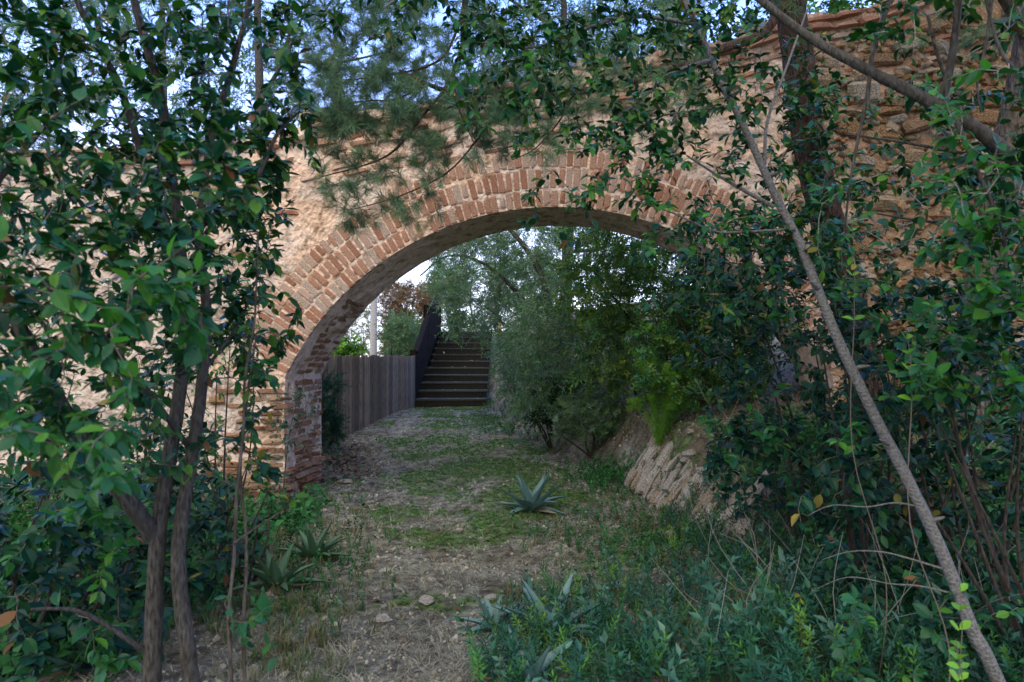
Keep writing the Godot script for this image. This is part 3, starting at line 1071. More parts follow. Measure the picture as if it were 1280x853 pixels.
const PINE_COLS := [Color(0.10, 0.19, 0.10), Color(0.085, 0.165, 0.095), Color(0.13, 0.215, 0.105)]

func stem(a: Array, r0: float, r1: float, called := "branch", per := 5) -> Array:
	return [smooth_path(a, per), r0, r1, called]

func make_left_tree():
	var limbs := [
		stem([[185, 965, 2.65], [190, 853, 2.65], [195, 700, 2.65], [207, 600, 2.68], [226, 480, 2.75], [232, 400, 2.8], [227, 330, 2.8], [212, 200, 2.75], [198, 110, 2.7], [165, -10, 2.6], [140, -160, 2.5]], 0.034, 0.012, "trunk"),
		stem([[248, 965, 2.6], [238, 840, 2.6], [223, 720, 2.62], [228, 640, 2.65], [243, 550, 2.7], [252, 480, 2.75], [258, 400, 2.8], [252, 330, 2.8], [246, 285, 2.82]], 0.030, 0.016, "trunk"),
		stem([[246, 285, 2.82], [280, 262, 2.85], [318, 228, 2.9], [345, 170, 2.95], [374, 140, 3.0]], 0.016, 0.005),
		stem([[248, 300, 2.8], [262, 180, 2.75], [290, 85, 2.7], [312, 0, 2.65], [335, -120, 2.55]], 0.016, 0.008),
		stem([[190, 668, 2.65], [150, 612, 2.52], [100, 545, 2.42], [45, 450, 2.32], [5, 370, 2.25], [-60, 250, 2.15]], 0.032, 0.016),
		stem([[187, 820, 2.65], [160, 800, 2.6], [100, 765, 2.5], [40, 762, 2.4]], 0.012, 0.005),
		stem([[227, 330, 2.8], [182, 210, 2.7], [150, 110, 2.6], [100, 10, 2.5], [60, -110, 2.4]], 0.017, 0.008),
		stem([[-40, 285, 2.15], [0, 222, 2.1], [45, 170, 2.2], [85, 128, 2.3]], 0.014, 0.005),
		stem([[236, 560, 2.7], [170, 470, 2.3], [110, 400, 1.9], [60, 360, 1.6]], 0.011, 0.004),
		stem([[250, 470, 2.76], [300, 400, 2.95], [330, 320, 3.1]], 0.008, 0.003),
	]
	var tg := zone([[-60, 400, -280, 0, 1.9, 3.2, 130], [-40, 385, 0, 130, 2.0, 3.2, 190], [-40, 330, 130, 300, 1.8, 3.2, 260], [-40, 260, 290, 450, 1.6, 2.9, 200], [-400, -40, -300, 700, 1.2, 3.0, 160], [-300, 300, -1100, -280, 1.0, 3.0, 220], [240, 350, 230, 480, 2.8, 3.4, 75], [90, 330, 150, 480, 2.7, 3.6, 130], [-30, 170, 430, 610, 1.5, 2.6, 95], [170, 270, 430, 600, 2.2, 3.0, 22], [330, 398, 120, 225, 2.95, 3.1, 18], [300, 375, 140, 440, 2.9, 3.3, 42], [285, 350, 480, 600, 2.6, 3.0, 12]])
	broadleaf("broadleaf_tree", "broadleaf tree with two slender dark trunks and glossy oval leaves beside the path", "tree", "", limbs, tg, {"bark": M.bark_mid, "per": 9, "size": 0.058, "single": 300})
	for q in [[[284, 965, 2.5], [288, 853, 2.5], [286, 770, 2.5], [293, 690, 2.52], [296, 610, 2.55], [304, 540, 2.6], [306, 470, 2.66], [318, 400, 2.72], [322, 290, 2.8]], [[310, 940, 2.75], [304, 800, 2.75], [308, 680, 2.75], [300, 590, 2.75], [309, 500, 2.78], [320, 420, 2.8]]]:
		var first: bool = q[0][0] == 284
		var li := [stem(q, 0.0085, 0.0035, "trunk")]
		if first:
			li.append(stem([[291, 680, 2.5], [320, 660, 2.6], [350, 640, 2.7], [370, 622, 2.75]], 0.005, 0.003))
		broadleaf("sapling", "thin grey sapling with a side shoot, rising beside the two-trunked tree" if first else "thinnest bare sapling standing just behind another grey sapling", "sapling", "", li, zone([[300, 350, 450, 560, 2.6, 2.9, 5], [290, 345, 740, 830, 2.4, 2.6, 6], [345, 375, 610, 640, 2.7, 2.8, 3]] if first else [[300, 350, 380, 480, 2.7, 2.9, 6]]), {"bark": M.bark_grey, "per": 7, "size": 0.055, "single": 30})
	# dark glossy shrubs under and behind it
	var sets := [
		["low glossy shrub with dark leaves filling the ground left of the slender trunks", [[60, 3.5], [120, 3.7], [20, 3.4]], [[-60, 200, 590, 870, 2.9, 4.4, 330]]],
		["leafy low shrub growing between the slender trunks and the brick pier", [[270, 4.4], [310, 4.6]], [[120, 290, 590, 740, 3.8, 5.0, 150], [40, 280, 520, 620, 4.3, 5.6, 90], [285, 330, 640, 720, 4.6, 5.2, 14]]],
		["twiggy shrub with small light green leaves against the plastered wall", [[60, 5.6], [180, 5.8], [280, 5.6]], [[-40, 330, 230, 480, 4.2, 6.3, 230], [-40, 295, 450, 620, 4.6, 6.3, 190]]],
	]
	for k in sets.size():
		var li: Array = []
		for b in sets[k][1]:
			var p0 := on((b[0] - 640.0) / FOCAL * b[1], b[1], -0.05)
			for q in 4:
				var tip := p0 + Vector3(R(-0.4, 0.4), R(0.5, 1.0) if k < 2 else R(1.0, 1.9), R(-0.3, 0.3))
				li.append([smooth_path([p0, p0.lerp(tip, 0.5) + rdir() * 0.08, tip], 6), 0.011, 0.003, "stem"])
		broadleaf("shrub", sets[k][0], "shrub", "", li, zone(sets[k][2]), {"bark": M.bark_dark, "per": 8 if k < 2 else 7, "size": 0.085 if k < 2 else 0.05, "cols": DARK_COLS if k < 2 else [Color(0.05, 0.15, 0.022), Color(0.03, 0.11, 0.03), Color(0.018, 0.075, 0.03)], "single": 200 if k == 0 else 0})

func make_right_trees():
	# pale leaning trunk
	var limbs := [
		stem([[1296, 955, 2.7], [1236, 826, 2.72], [1215, 785, 2.75], [1175, 684, 2.82], [1134, 598, 2.9], [1094, 521, 2.98], [1048, 425, 3.08], [1010, 330, 3.2], [998, 300, 3.24], [971, 248, 3.3], [945, 191, 3.38], [926, 150, 3.42], [900, 98, 3.5], [880, 52, 3.55], [855, -5, 3.6], [820, -120, 3.7]], 0.026, 0.013, "trunk"),
		stem([[968, 259, 3.3], [930, 238, 3.32], [900, 221, 3.35], [859, 195, 3.4]], 0.011, 0.004),
		stem([[956, 205, 3.36], [960, 150, 3.4], [985, 80, 3.5], [1010, 10, 3.6]], 0.009, 0.004),
		stem([[890, 75, 3.52], [840, 92, 3.5], [806, 120, 3.45], [770, 150, 3.4]], 0.014, 0.005),
		stem([[911, 133, 3.44], [870, 138, 3.4], [825, 146, 3.35], [780, 172, 3.3]], 0.007, 0.003),
		stem([[985, 287, 3.27], [930, 290, 3.25], [893, 289, 3.2], [840, 266, 3.2], [790, 250, 3.2]], 0.007, 0.0025),
		stem([[868, 30, 3.58], [790, 20, 3.5], [720, 40, 3.4], [660, 60, 3.3], [610, 40, 3.2]], 0.012, 0.004),
		stem([[850, -20, 3.6], [700, -60, 3.4], [560, -40, 3.2], [480, 10, 3.1]], 0.014, 0.004),
		stem([[1152, 634, 2.86], [1118, 629, 2.9], [1084, 634, 2.92], [1040, 632, 2.98], [1010, 645, 3.0]], 0.0042, 0.0012),
		stem([[1180, 712, 2.8], [1135, 698, 2.85], [1100, 690, 2.9], [1062, 690, 2.95], [1028, 700, 3.0]], 0.0048, 0.0012),
		stem([[1190, 742, 2.78], [1150, 733, 2.85], [1112, 730, 2.88], [1060, 722, 2.9], [1014, 740, 3.0]], 0.0042, 0.0012),
	]
	var tg := zone([[620, 900, 40, 200, 3.0, 3.7, 120], [780, 1000, 180, 330, 3.0, 3.6, 75], [720, 830, 150, 260, 3.1, 3.5, 40], [640, 760, 210, 300, 3.2, 3.5, 14], [560, 960, 10, 170, 3.0, 3.8, 190], [800, 980, 230, 400, 3.3, 4.2, 70], [400, 960, -60, 60, 3.0, 3.7, 190], [900, 1060, 40, 330, 3.2, 3.8, 90], [950, 1200, 90, 400, 3.2, 4.4, 150], [480, 860, -260, -60, 2.9, 3.7, 70], [700, 1500, -1100, -260, 1.4, 3.6, 220]])
	for q in [[1160, 652, 2.85, 1], [1112, 556, 2.94, -1], [1066, 462, 3.04, 1], [1024, 362, 3.15, -1], [960, 222, 3.34, 1], [912, 122, 3.46, 1]]:
		var p := P(q[0], q[1], q[2])
		limbs.append([PackedVector3Array([p, p + Vector3(q[3] * 0.025, 0.012, 0.02), p + Vector3(q[3] * R(0.035, 0.06), R(0.015, 0.035), 0.03)]), 0.013, 0.005, "stub"])
	broadleaf("leaning_tree", "slender tree with smooth pale grey trunk leaning steeply across the wall", "tree", "", limbs, tg, {"bark": M.bark_pale, "per": 7, "size": 0.055, "single": 300, "thick": 0.0019})
	# bare-limbed tree rooted to the right
	var bare := [
		stem([[1470, 1010, 2.55], [1450, 700, 2.55], [1400, 400, 2.55], [1310, 245, 2.6], [1235, 172, 2.65], [1170, 132, 2.7], [1130, 110, 2.75], [1080, 85, 2.85], [1010, 45, 3.0], [940, -10, 3.1], [860, -90, 3.2]], 0.034, 0.014, "trunk"),
		stem([[1176, 132, 2.7], [1182, 110, 2.68], [1192, 60, 2.65], [1198, 0, 2.6], [1200, -90, 2.55]], 0.017, 0.011),
		stem([[1180, 130, 2.68], [1195, 150, 2.64], [1212, 190, 2.6], [1230, 232, 2.55], [1254, 288, 2.5], [1258, 335, 2.48]], 0.012, 0.005),
		stem([[1120, -60, 2.9], [1112, 0, 2.88], [1092, 60, 2.85], [1086, 110, 2.82], [1078, 150, 2.8], [1064, 220, 2.8], [1056, 290, 2.82]], 0.012, 0.004),
		stem([[1086, 105, 2.82], [1086, 130, 2.8], [1096, 150, 2.78]], 0.009, 0.003),
		stem([[1300, 205, 2.6], [1205, 192, 3.0], [1130, 178, 3.3], [1058, 168, 3.6]], 0.011, 0.004),
		stem([[1330, 300, 2.6], [1212, 281, 3.1], [1150, 276, 3.4], [1096, 267, 3.7]], 0.011, 0.004),
		stem([[1240, 0, 2.5], [1232, 60, 2.5], [1222, 100, 2.5], [1226, 140, 2.5]], 0.007, 0.003),
		stem([[1290, 110, 2.4], [1255, 70, 2.45], [1240, 30, 2.5], [1220, -60, 2.5]], 0.008, 0.004),
	]
	broadleaf("bare_limbed_tree", "tree with arching dark limb and bare grey hanging branches in front of rubble", "tree", "", bare, zone([[1150, 1300, 90, 330, 2.3, 3.2, 110], [1080, 1290, -60, 80, 2.5, 3.1, 46], [1000, 1200, 200, 360, 2.7, 3.4, 30], [1180, 1290, -250, -60, 2.2, 3.0, 40], [1200, 1800, -1100, -200, 1.2, 3.0, 160], [1300, 1700, -200, 600, 1.4, 2.8, 120]]), {"bark": M.bark_mid, "per": 7, "size": 0.058, "single": 150, "twig": M.twig_grey})
	# shrubs below
	var sets := [
		["dense dark shrub with glossy leaves hanging over the rock outcrop", [[1010, 4.6], [1060, 4.7], [1100, 4.4]], [[880, 1080, 330, 600, 3.9, 5.2, 300], [900, 1060, 270, 360, 3.9, 4.9, 70], [840, 1000, 290, 480, 4.2, 5.6, 110], [850, 1010, 250, 420, 5.0, 6.2, 120], [880, 1010, 520, 640, 3.9, 4.6, 70]], DARK_COLS, 1.2, 0.068, 150],
		["dark leafy shrub crowding round the foot of the leaning pale trunk", [[1150, 3.7], [1220, 3.6], [1080, 3.8]], [[1040, 1300, 350, 580, 3.0, 4.6, 400], [1000, 1300, 560, 760, 3.2, 4.8, 330], [1050, 1300, 720, 900, 2.7, 3.9, 130]], DARK_COLS, 1.1, 0.07, 200],
		["leafy shrub with broad leaves in front of the thick grey trunk", [[1290, 3.0], [1330, 2.9]], [[1130, 1310, 380, 520, 2.4, 3.0, 70], [1190, 1310, 250, 400, 2.3, 2.9, 50]], LEAF_COLS, 1.0, 0.066, 200],
	]
	for q in sets:
		var li: Array = []
		for b in q[1]:
			var p0 := on((b[0] - 640.0) / FOCAL * b[1], b[1], -0.05)
			for k in 5:
				var tip := p0 + Vector3(R(-0.5, 0.35), R(0.7, 1.5) * q[4], R(-0.35, 0.35))
				li.append([smooth_path([p0, p0.lerp(tip, 0.5) + rdir() * 0.1, tip], 6), 0.012, 0.003, "stem"])
		var t := broadleaf("shrub", q[0], "shrub", "", li, zone(q[2]), {"bark": M.bark_dark, "per": 8, "size": q[5], "cols": q[3], "single": q[6]})
		if q[6] == 150:
			for w in [[958, 398, 4.0], [1000, 412, 4.0]]:
				var fl := Shape.new()
				var mid := P(w[0], w[1], w[2])
				for k in 26:
					var d := Vector3(R(-1, 1), R(0.1, 0.7), R(-1, 1)).normalized() * R(0.02, 0.045)
					var c := mid + d
					for f in 3:
						var o := Vector3(cos(f * 2.1 + k), 0.6, sin(f * 2.1 + k)) * 0.006
						fl.tri(c + o, c - Vector3(o.z, o.y, -o.x), c + Vector3(-o.x, o.y * 0.5, o.z) * 0.9, mid - Vector3(0, 0.03, 0))
				part("flower_head", fl.done(), leafy(0.6, Color(0.3, 0.35, 0.1), lin(0.26, 0.30, 0.10), false), t, away(t.position))

func make_pines():
	# red-barked pine in front of the wall, its boughs hanging over the arch
	var trunk := stem([[1105, 600, 5.9], [1085, 480, 5.9], [1062, 383, 5.85], [1036, 282, 5.8], [1012, 180, 5.75], [996, 60, 5.7], [975, -80, 5.6], [950, -300, 5.5], [930, -520, 5.4]], 0.15, 0.1, "trunk", 6)
	var limbs := [trunk,
		stem([[985, -10, 5.65], [956, 40, 5.5], [900, 62, 5.3], [840, 88, 5.2], [740, 112, 5.1], [670, 120, 5.05], [608, 115, 5.0], [555, 112, 4.95], [530, 103, 4.9], [500, 88, 4.9]], 0.04, 0.01, "bough"),
		stem([[556, 113, 4.95], [529, 144, 4.95], [501, 180, 4.95], [478, 198, 4.95], [444, 210, 5.0], [402, 221, 5.0]], 0.012, 0.004, "bough"),
		stem([[571, 108, 4.96], [571, 127, 4.95], [580, 152, 4.95], [592, 178, 4.95]], 0.008, 0.003, "bough"),
		stem([[535, 104, 4.9], [495, 124, 4.9], [461, 126, 4.95], [420, 132, 5.0]], 0.009, 0.003, "bough"),
		stem([[965, -180, 5.55], [850, -160, 5.3], [700, -120, 5.0], [610, -60, 4.95], [582, 0, 4.95], [577, 65, 4.95], [555, 112, 4.95]], 0.045, 0.012, "bough"),
		stem([[590, -30, 4.95], [567, 48, 4.95], [543, 79, 4.9], [480, 95, 4.9], [430, 100, 5.0]], 0.013, 0.004, "bough"),
		stem([[640, 118, 5.02], [600, 170, 5.0], [560, 215, 5.0], [500, 245, 5.0], [440, 262, 5.05]], 0.009, 0.003, "bough"),
		stem([[700, -120, 5.0], [560, -100, 4.9], [450, -40, 4.9], [395, 30, 5.0]], 0.02, 0.006, "bough"),
		stem([[720, 114, 5.1], [700, 150, 5.05], [670, 185, 5.0], [640, 200, 5.0]], 0.008, 0.003, "bough"),
		stem([[860, 80, 5.2], [830, 130, 5.1], [790, 160, 5.1]], 0.008, 0.003, "bough"),
	]
	var tg := zone([[385, 640, 10, 150, 4.6, 5.3, 190], [390, 560, 140, 285, 4.8, 5.15, 115], [560, 720, 90, 205, 4.8, 5.2, 80], [385, 640, 90, 170, 4.7, 5.3, 70], [640, 900, 30, 150, 4.9, 5.4, 110], [385, 660, 60, 200, 4.7, 5.3, 70], [385, 640, -180, 20, 4.5, 5.3, 110], [640, 860, 90, 190, 4.9, 5.3, 45], [600, 1000, -200, 30, 4.9, 5.6, 90], [425, 460, 270, 300, 5.0, 5.1, 5]])
	sprayed("pine_tree", "red-barked pine trunk before the wall with needled boughs drooping over the arch", "pine tree", "", limbs, tg, G.tuft[0], {"bark": M.bark_pine, "per": 4, "size": 1.0, "cols": PINE_COLS, "leaf_mat": M.needle, "seg": 0.1, "thick": 0.002, "along": 1.0, "loose": 0.7, "rise": 0.1, "lump": 0.08})
	crown("needled crown of a tall pine above the stone rubble")
	# thick grey trunk against the rubble
	var grey := [stem([[1200, 560, 5.7], [1215, 460, 5.7], [1230, 370, 5.7], [1244, 290, 5.7], [1262, 190, 5.65], [1290, 60, 5.6], [1320, -120, 5.5], [1350, -420, 5.4]], 0.17, 0.11, "trunk", 6), stem([[1290, 60, 5.6], [1230, -40, 5.3], [1150, -100, 5.0], [1080, -120, 4.8]], 0.05, 0.015, "bough"), stem([[1262, 190, 5.65], [1210, 150, 5.4], [1180, 90, 5.2], [1160, 20, 5.1]], 0.03, 0.01, "bough")]
	sprayed("pine_tree", "leaning pine with thick furrowed grey trunk in front of the stone rubble", "pine tree", "", grey, zone([[1060, 1400, -350, -60, 4.6, 6.0, 120], [1120, 1280, -60, 60, 4.9, 5.5, 24]]), G.tuft[1], {"bark": M.bark_grey, "per": 7, "cols": PINE_COLS, "leaf_mat": M.needle, "seg": 0.14, "thick": 0.003, "along": 1.0, "loose": 0.7, "lump": 0.1})

# the upper crown of the red-barked pine, over the rubble end of the wall
func crown(label: String):
	var top: Node3D = get_node("pine_tree")
	var c := Copies3D.new()
	for k in 2300:
		var d := rdir()
		var p := Vector3(2.6, 6.6, -4.6) + Vector3(d.x * 2.6, d.y * 1.2, d.z * 2.2) * (1.0 + 0.25 * noise_a.get_noise_3dv(d * 60.0))
		if noise_b.get_noise_3dv(p * 28.0) < -0.05:
			continue
		c.put(frame(p, d + Vector3(R(-0.6, 0.6), 0.5, R(-0.6, 0.6)), rdir(), Vector3.ONE * R(0.9, 1.6)), vary(PINE_COLS[rng.randi() % 3], 0.25, 0.1))
	var o := many("crown", G.far_tuft, M.needle, c, top, top.position)
	o.set_meta("label", label)
	for k in 9:
		var a := P(960 - k * 3, -150 - k * 40, 5.5)
		var an := k * 2.4
		var tip := Vector3(2.6 + cos(an) * 2.0, 6.3 + R(-0.4, 0.9), -4.6 + sin(an) * 1.7)
		var s := Shape.new()
		var pa := smooth_path([a, a.lerp(tip, 0.5) + Vector3(0, 0.2, 0), tip], 6)
		s.tube(pa, radii(pa.size(), 0.05, 0.012), 7)
		part("bough", s.done(), M.bark_pine, top, away(top.position))

func make_backdrop():
	var far := [
		["pine standing behind the wall above the left haunch of the arch", [318, 10.6], [[330, 560, -140, 170, 11.0, 14.0, 430]], G.far_tuft, PINE_COLS, 1.0, M.needle],
		["pale olive-green tree behind the wall above the crown of the arch", [700, 13.0], [[580, 860, -120, 130, 12.5, 15.5, 330]], G.olive, OLIVE_COLS, 1.9, M.leaf_matt],
		["thin-leaved tree behind the wall at its low plastered end", [200, 14.0], [[-20, 330, -20, 190, 12.5, 15.5, 270]], G.olive, OLIVE_COLS, 1.7, M.leaf_matt],
		["tall tree with yellow-green leaves behind the highest part of the wall", [960, 13.5], [[820, 1120, -160, 70, 12.0, 15.0, 150]], G.round, GREEN_COLS, 2.6, M.leaf_matt],
	]
	for f in far:
		var d: float = f[1][1]
		var x: float = (f[1][0] - 640.0) / FOCAL * d
		var b := on(x, d, -0.1)
		var top: Vector3 = P(f[1][0], -120.0, d)
		var li := [[smooth_path([b, b.lerp(top, 0.4) + Vector3(0.15, 0, 0.1), top], 8), 0.14, 0.03, "trunk"]]
		for k in 7:
			var q: Vector3 = li[0][0][6 + k]
			var tip := q + Vector3(R(-2.2, 2.2), R(0.3, 1.4), R(-1.2, 1.2))
			li.append([smooth_path([q, q.lerp(tip, 0.5) + rdir() * 0.25, tip], 5), 0.04, 0.01, "bough"])
		sprayed("background_tree", f[0], "tree", "", li, zone(f[2]), f[3], {"bark": M.bark_mid, "per": 7, "size": f[5], "cols": f[4], "leaf_mat": f[6], "seg": 0.3, "thick": 0.005, "along": 0.8, "loose": 0.9, "far": true})
	# through the arch
	var olive := [
		stem([[692, 486, 11.2], [690, 440, 11.2], [688, 400, 11.3], [675, 340, 11.5], [640, 290, 11.8], [600, 260, 12.2]], 0.085, 0.025, "trunk"),
		stem([[688, 420, 11.2], [650, 370, 11.7], [605, 330, 12.2], [560, 320, 12.8], [525, 345, 13.2]], 0.045, 0.012, "bough"),
		stem([[688, 400, 11.3], [720, 340, 11.0], [760, 290, 10.8]], 0.045, 0.014, "bough"),
		stem([[690, 440, 11.2], [720, 400, 10.8], [740, 350, 10.5]], 0.03, 0.01, "bough"),
	]
	sprayed("olive_tree", "grey-green small-leaved tree arching over the stairs beyond the arch", "tree", "", olive, zone([[540, 700, 265, 380, 10.8, 13.6, 300], [560, 660, 370, 425, 11.5, 13.5, 60], [690, 900, 245, 370, 9.4, 11.6, 230], [640, 740, 370, 440, 10.4, 11.8, 60]]), G.olive, {"bark": M.bark_dark, "per": 8, "size": 1.05, "cols": OLIVE_COLS, "seg": 0.2, "thick": 0.004, "along": 0.7, "loose": 1.0})
	var sets := [
		["grey-leaved shrub on the bank under the small-leaved tree", [[720, 10.0], [690, 10.6]], [[640, 790, 390, 520, 9.0, 11.2, 180]], G.olive, OLIVE_COLS, 1.0],
		["tall mixed shrub with yellowing leaves filling the arch on the bank side", [[800, 9.3], [850, 9.0]], [[700, 950, 275, 420, 8.3, 9.8, 250], [720, 900, 400, 500, 8.4, 9.6, 110]], G.spray, YOUNG_COLS, 1.0],
		["dark rounded bush at the foot of the bank beside the path", [[690, 10.3]], [[662, 722, 470, 528, 9.8, 10.6, 60]], G.round, LEAF_COLS, 1.2],
		["sprawling grey-green bush on the slope right beside the stairs", [[640, 14.2], [655, 13.4]], [[622, 690, 418, 490, 13.0, 15.5, 110]], G.olive, OLIVE_COLS, 1.1],
		["silvery low bush tucked below the feathery green plant", [[740, 9.2]], [[690, 775, 500, 545, 8.8, 9.5, 60]], G.narrow, OLIVE_COLS, 1.0],
		["leafy shrub with bluish leaves beneath the right haunch of the arch", [[880, 7.9], [930, 7.7]], [[800, 960, 340, 500, 7.4, 8.3, 130]], G.round, GREEN_COLS, 1.25],
	]
	for q in sets:
		var li: Array = []
		for b in q[1]:
			var p0 := on((b[0] - 640.0) / FOCAL * b[1], b[1], -0.05)
			for k in 5:
				var t: Array = q[2][0]
				var tip := P(R(t[0], t[1]), R(t[2], t[3]), b[1] + R(-0.4, 0.4))
				li.append([smooth_path([p0, p0.lerp(tip, 0.5) + rdir() * 0.12, tip], 6), 0.02, 0.005, "stem"])
		sprayed("shrub", q[0], "shrub", "", li, zone(q[2]), q[3], {"bark": M.bark_dark, "per": 8, "size": q[5], "cols": q[4], "seg": 0.16, "thick": 0.0025})
	# feathery plant with yellow-green plumes
	var fp := on(1.58, 7.75, -0.02)
	var fe := thing("feathery_plant", "feathery bright yellow-green plant on the bank inside the arch", "plant", fp)
	for k in 38:
		var a := R(0, TAU)
		var tip := fp + Vector3(cos(a) * R(0.1, 0.5), R(0.35, 1.05), sin(a) * 0.35)
		var pa := smooth_path([fp, fp.lerp(tip, 0.6) + Vector3(0, 0.16, 0), tip], 6)
		var sh := Shape.new()
		sh.tube(pa, radii(pa.size(), 0.004, 0.0015), 4)
		for w in 420:
			var f := pow(rng.randf(), 0.6) * (pa.size() - 1.01)
			var o := pa[int(f)].lerp(pa[int(f) + 1], f - int(f)) + rdir() * 0.035
			var d := (rdir() + Vector3(0, 0.3, 0)).normalized() * R(0.02, 0.06)
			var sd := d.cross(rdir()).normalized() * 0.0018
			sh.tri(o - sd, o + sd, o + d)
		part("plume", sh.done(), leafy(0.6, Color(0.4, 0.6, 0.1), [lin(0.10, 0.24, 0.03), lin(0.07, 0.19, 0.03), lin(0.14, 0.27, 0.035)][k % 3], false), fe, away(fp))
	# distance beyond the fence
	var dist := [
		["rusty brown leafless bush in the distance beyond the utility pole", [505, 27.0], [[478, 545, 355, 445, 25.5, 29.0, 330]], G.spray, [Color(0.22, 0.13, 0.08), Color(0.18, 0.12, 0.09), Color(0.26, 0.15, 0.07), Color(0.14, 0.11, 0.07)], 1.7],
		["soft green bush behind the fence next to the stair rail", [500, 22.0], [[485, 525, 402, 450, 21.0, 23.0, 90]], G.olive, [Color(0.12, 0.2, 0.09), Color(0.1, 0.17, 0.08)], 1.8],
		["bright lime-green leaves of a vine just above the fence", [428, 13.0], [[408, 452, 428, 452, 12.6, 13.6, 22]], G.round, [Color(0.14, 0.3, 0.03), Color(0.11, 0.24, 0.03)], 1.9],
		["pale straggling tree far behind the utility pole", [436, 34.0], [[405, 470, 375, 450, 32.0, 37.0, 130]], G.olive, [Color(0.16, 0.18, 0.1), Color(0.2, 0.19, 0.12)], 2.0],
		["distant grey-green tree beyond the head of the stairs", [600, 27.0], [[540, 700, 330, 430, 25.0, 30.0, 260]], G.olive, OLIVE_COLS, 2.6],
	]
	for q in dist:
		var b: Vector3 = on((q[1][0] - 640.0) / FOCAL * q[1][1], q[1][1], -0.2)
		var li: Array = []
		for k in 6:
			var t: Array = q[2][0]
			var tip := P(R(t[0], t[1]), R(t[2], t[3]), q[1][1] + R(-0.7, 0.7))
			li.append([smooth_path([b, b.lerp(tip, 0.5) + rdir() * 0.3, tip], 5), 0.05, 0.01, "stem"])
		sprayed("distant_bush", q[0], "bush", "", li, zone(q[2]), q[3], {"bark": M.bark_dark, "per": 7, "size": q[5], "cols": q[4], "seg": 0.4, "thick": 0.006, "far": true})

# ------------------------------------------------------------------ agaves, rocks, ground cover
func agave_leaf(length: float, wide: float, arch: float, sd: int) -> ArrayMesh:
	var g := RandomNumberGenerator.new()
	g.seed = sd
	var s := Shape.new()
	var rows := 9
	var top := PackedVector3Array()
	var under := PackedVector3Array()
	for k in rows:
		var t := float(k) / (rows - 1)
		var w := wide * (0.5 + 0.55 * sin(PI * pow(t, 0.75))) * pow(1.0 - t, 0.5)
		var z := -arch * t * t * length
		for q in 5:
			var e := (q - 2) / 2.0
			top.append(Vector3(e * w * 0.5, t * length, z + absf(e) * absf(e) * w * 0.28 + g.randf_range(-0.001, 0.001)))
			under.append(Vector3(e * w * 0.5, t * length, z + absf(e) * absf(e) * w * 0.28 - (1.0 - absf(e)) * wide * 0.2 * (1.05 - t)))
	s.grid(top, rows, 5, Vector3(0, 0, 1))
	s.grid(under, rows, 5, Vector3(0, 0, -1))
	return s.done()

func agave(label: String, at: Vector3, radius: float, count: int, tones: Array, group := ""):
	var root := thing("agave_plant", label, "agave", at, group)
	for k in count:
		var f := float(k) / count
		var a := k * 2.399 + R(-0.3, 0.3)
		var lift := lerpf(0.12, 1.3, f) + R(-0.18, 0.18)
		var L := radius * lerpf(0.95, 0.88, f) * R(0.85, 1.12)
		var dir := Vector3(cos(a) * cos(lift), sin(lift), sin(a) * cos(lift))
		var x := frame(Vector3(0, 0.02, 0) + Vector3(cos(a), 0, sin(a)) * 0.015, dir, Vector3.UP - Vector3(cos(a), 0, sin(a)) * 0.3, Vector3.ONE)
		part("leaf", agave_leaf(L, radius * R(0.22, 0.29), R(0.08, 0.3) * (1.0 - 0.6 * f), k + int(radius * 1000)), tones[k % tones.size()], root, x)
	dry_leaves(root, radius)

func dry_leaves(root: Node3D, radius: float):
	for k in 4:
		var a := R(0, TAU)
		var dir := Vector3(cos(a), R(-0.02, 0.12), sin(a))
		part("dry_leaf", agave_leaf(radius * R(0.6, 0.95), radius * 0.16, R(-0.1, 0.15), 900 + k), M.dry_leaf, root, frame(Vector3(0, 0.015, 0), dir, Vector3.UP + rdir() * 0.5, Vector3.ONE))

func make_agaves():
	var im := Image.create(64, 256, false, Image.FORMAT_RGB8)
	for y in 256:
		for x in 64:
			var k := 0.82 + 0.16 * noise_b.get_noise_2d(x * 30.0, y * 120.0) + 0.1 * noise_b.get_noise_2d(x * 6.0 + 500.0, y * 240.0)
			im.set_pixel(x, y, Color(k, k, k))
	var tx := ImageTexture.create_from_image(im)
	for m in M.agave:
		m.albedo_texture = tx
		m.uv1_triplanar = true
		m.uv1_scale = Vector3(4, 4, 4)
	agave("blue-green agave rosette growing alone in the middle of the path", at_ground(664, 640), 0.42, 15, M.agave)
	agave("agave with long curving leaves at the edge of the weedy bank", at_ground(690, 800), 0.36, 13, M.agave)
	agave("small agave half hidden in weeds near the straw-covered path edge", at_ground(618, 790), 0.24, 11, M.agave)
	agave("agave with broad pale leaves overgrown by dark weeds", at_ground(660, 868), 0.3, 9, M.agave)
	var green := [surface(lin(0.05, 0.115, 0.06), 0.45), surface(lin(0.065, 0.135, 0.07), 0.45)]
	agave("spreading green rosette plant in dry grass between the pier and the trunks", at_ground(392, 702), 0.3, 14, green)
	agave("dusky green rosette plant close to the thin grey saplings", at_ground(345, 738), 0.32, 12, green)
	agave("bluish rosette plant under the glossy low shrub", at_ground(95, 845), 0.3, 9, M.agave)

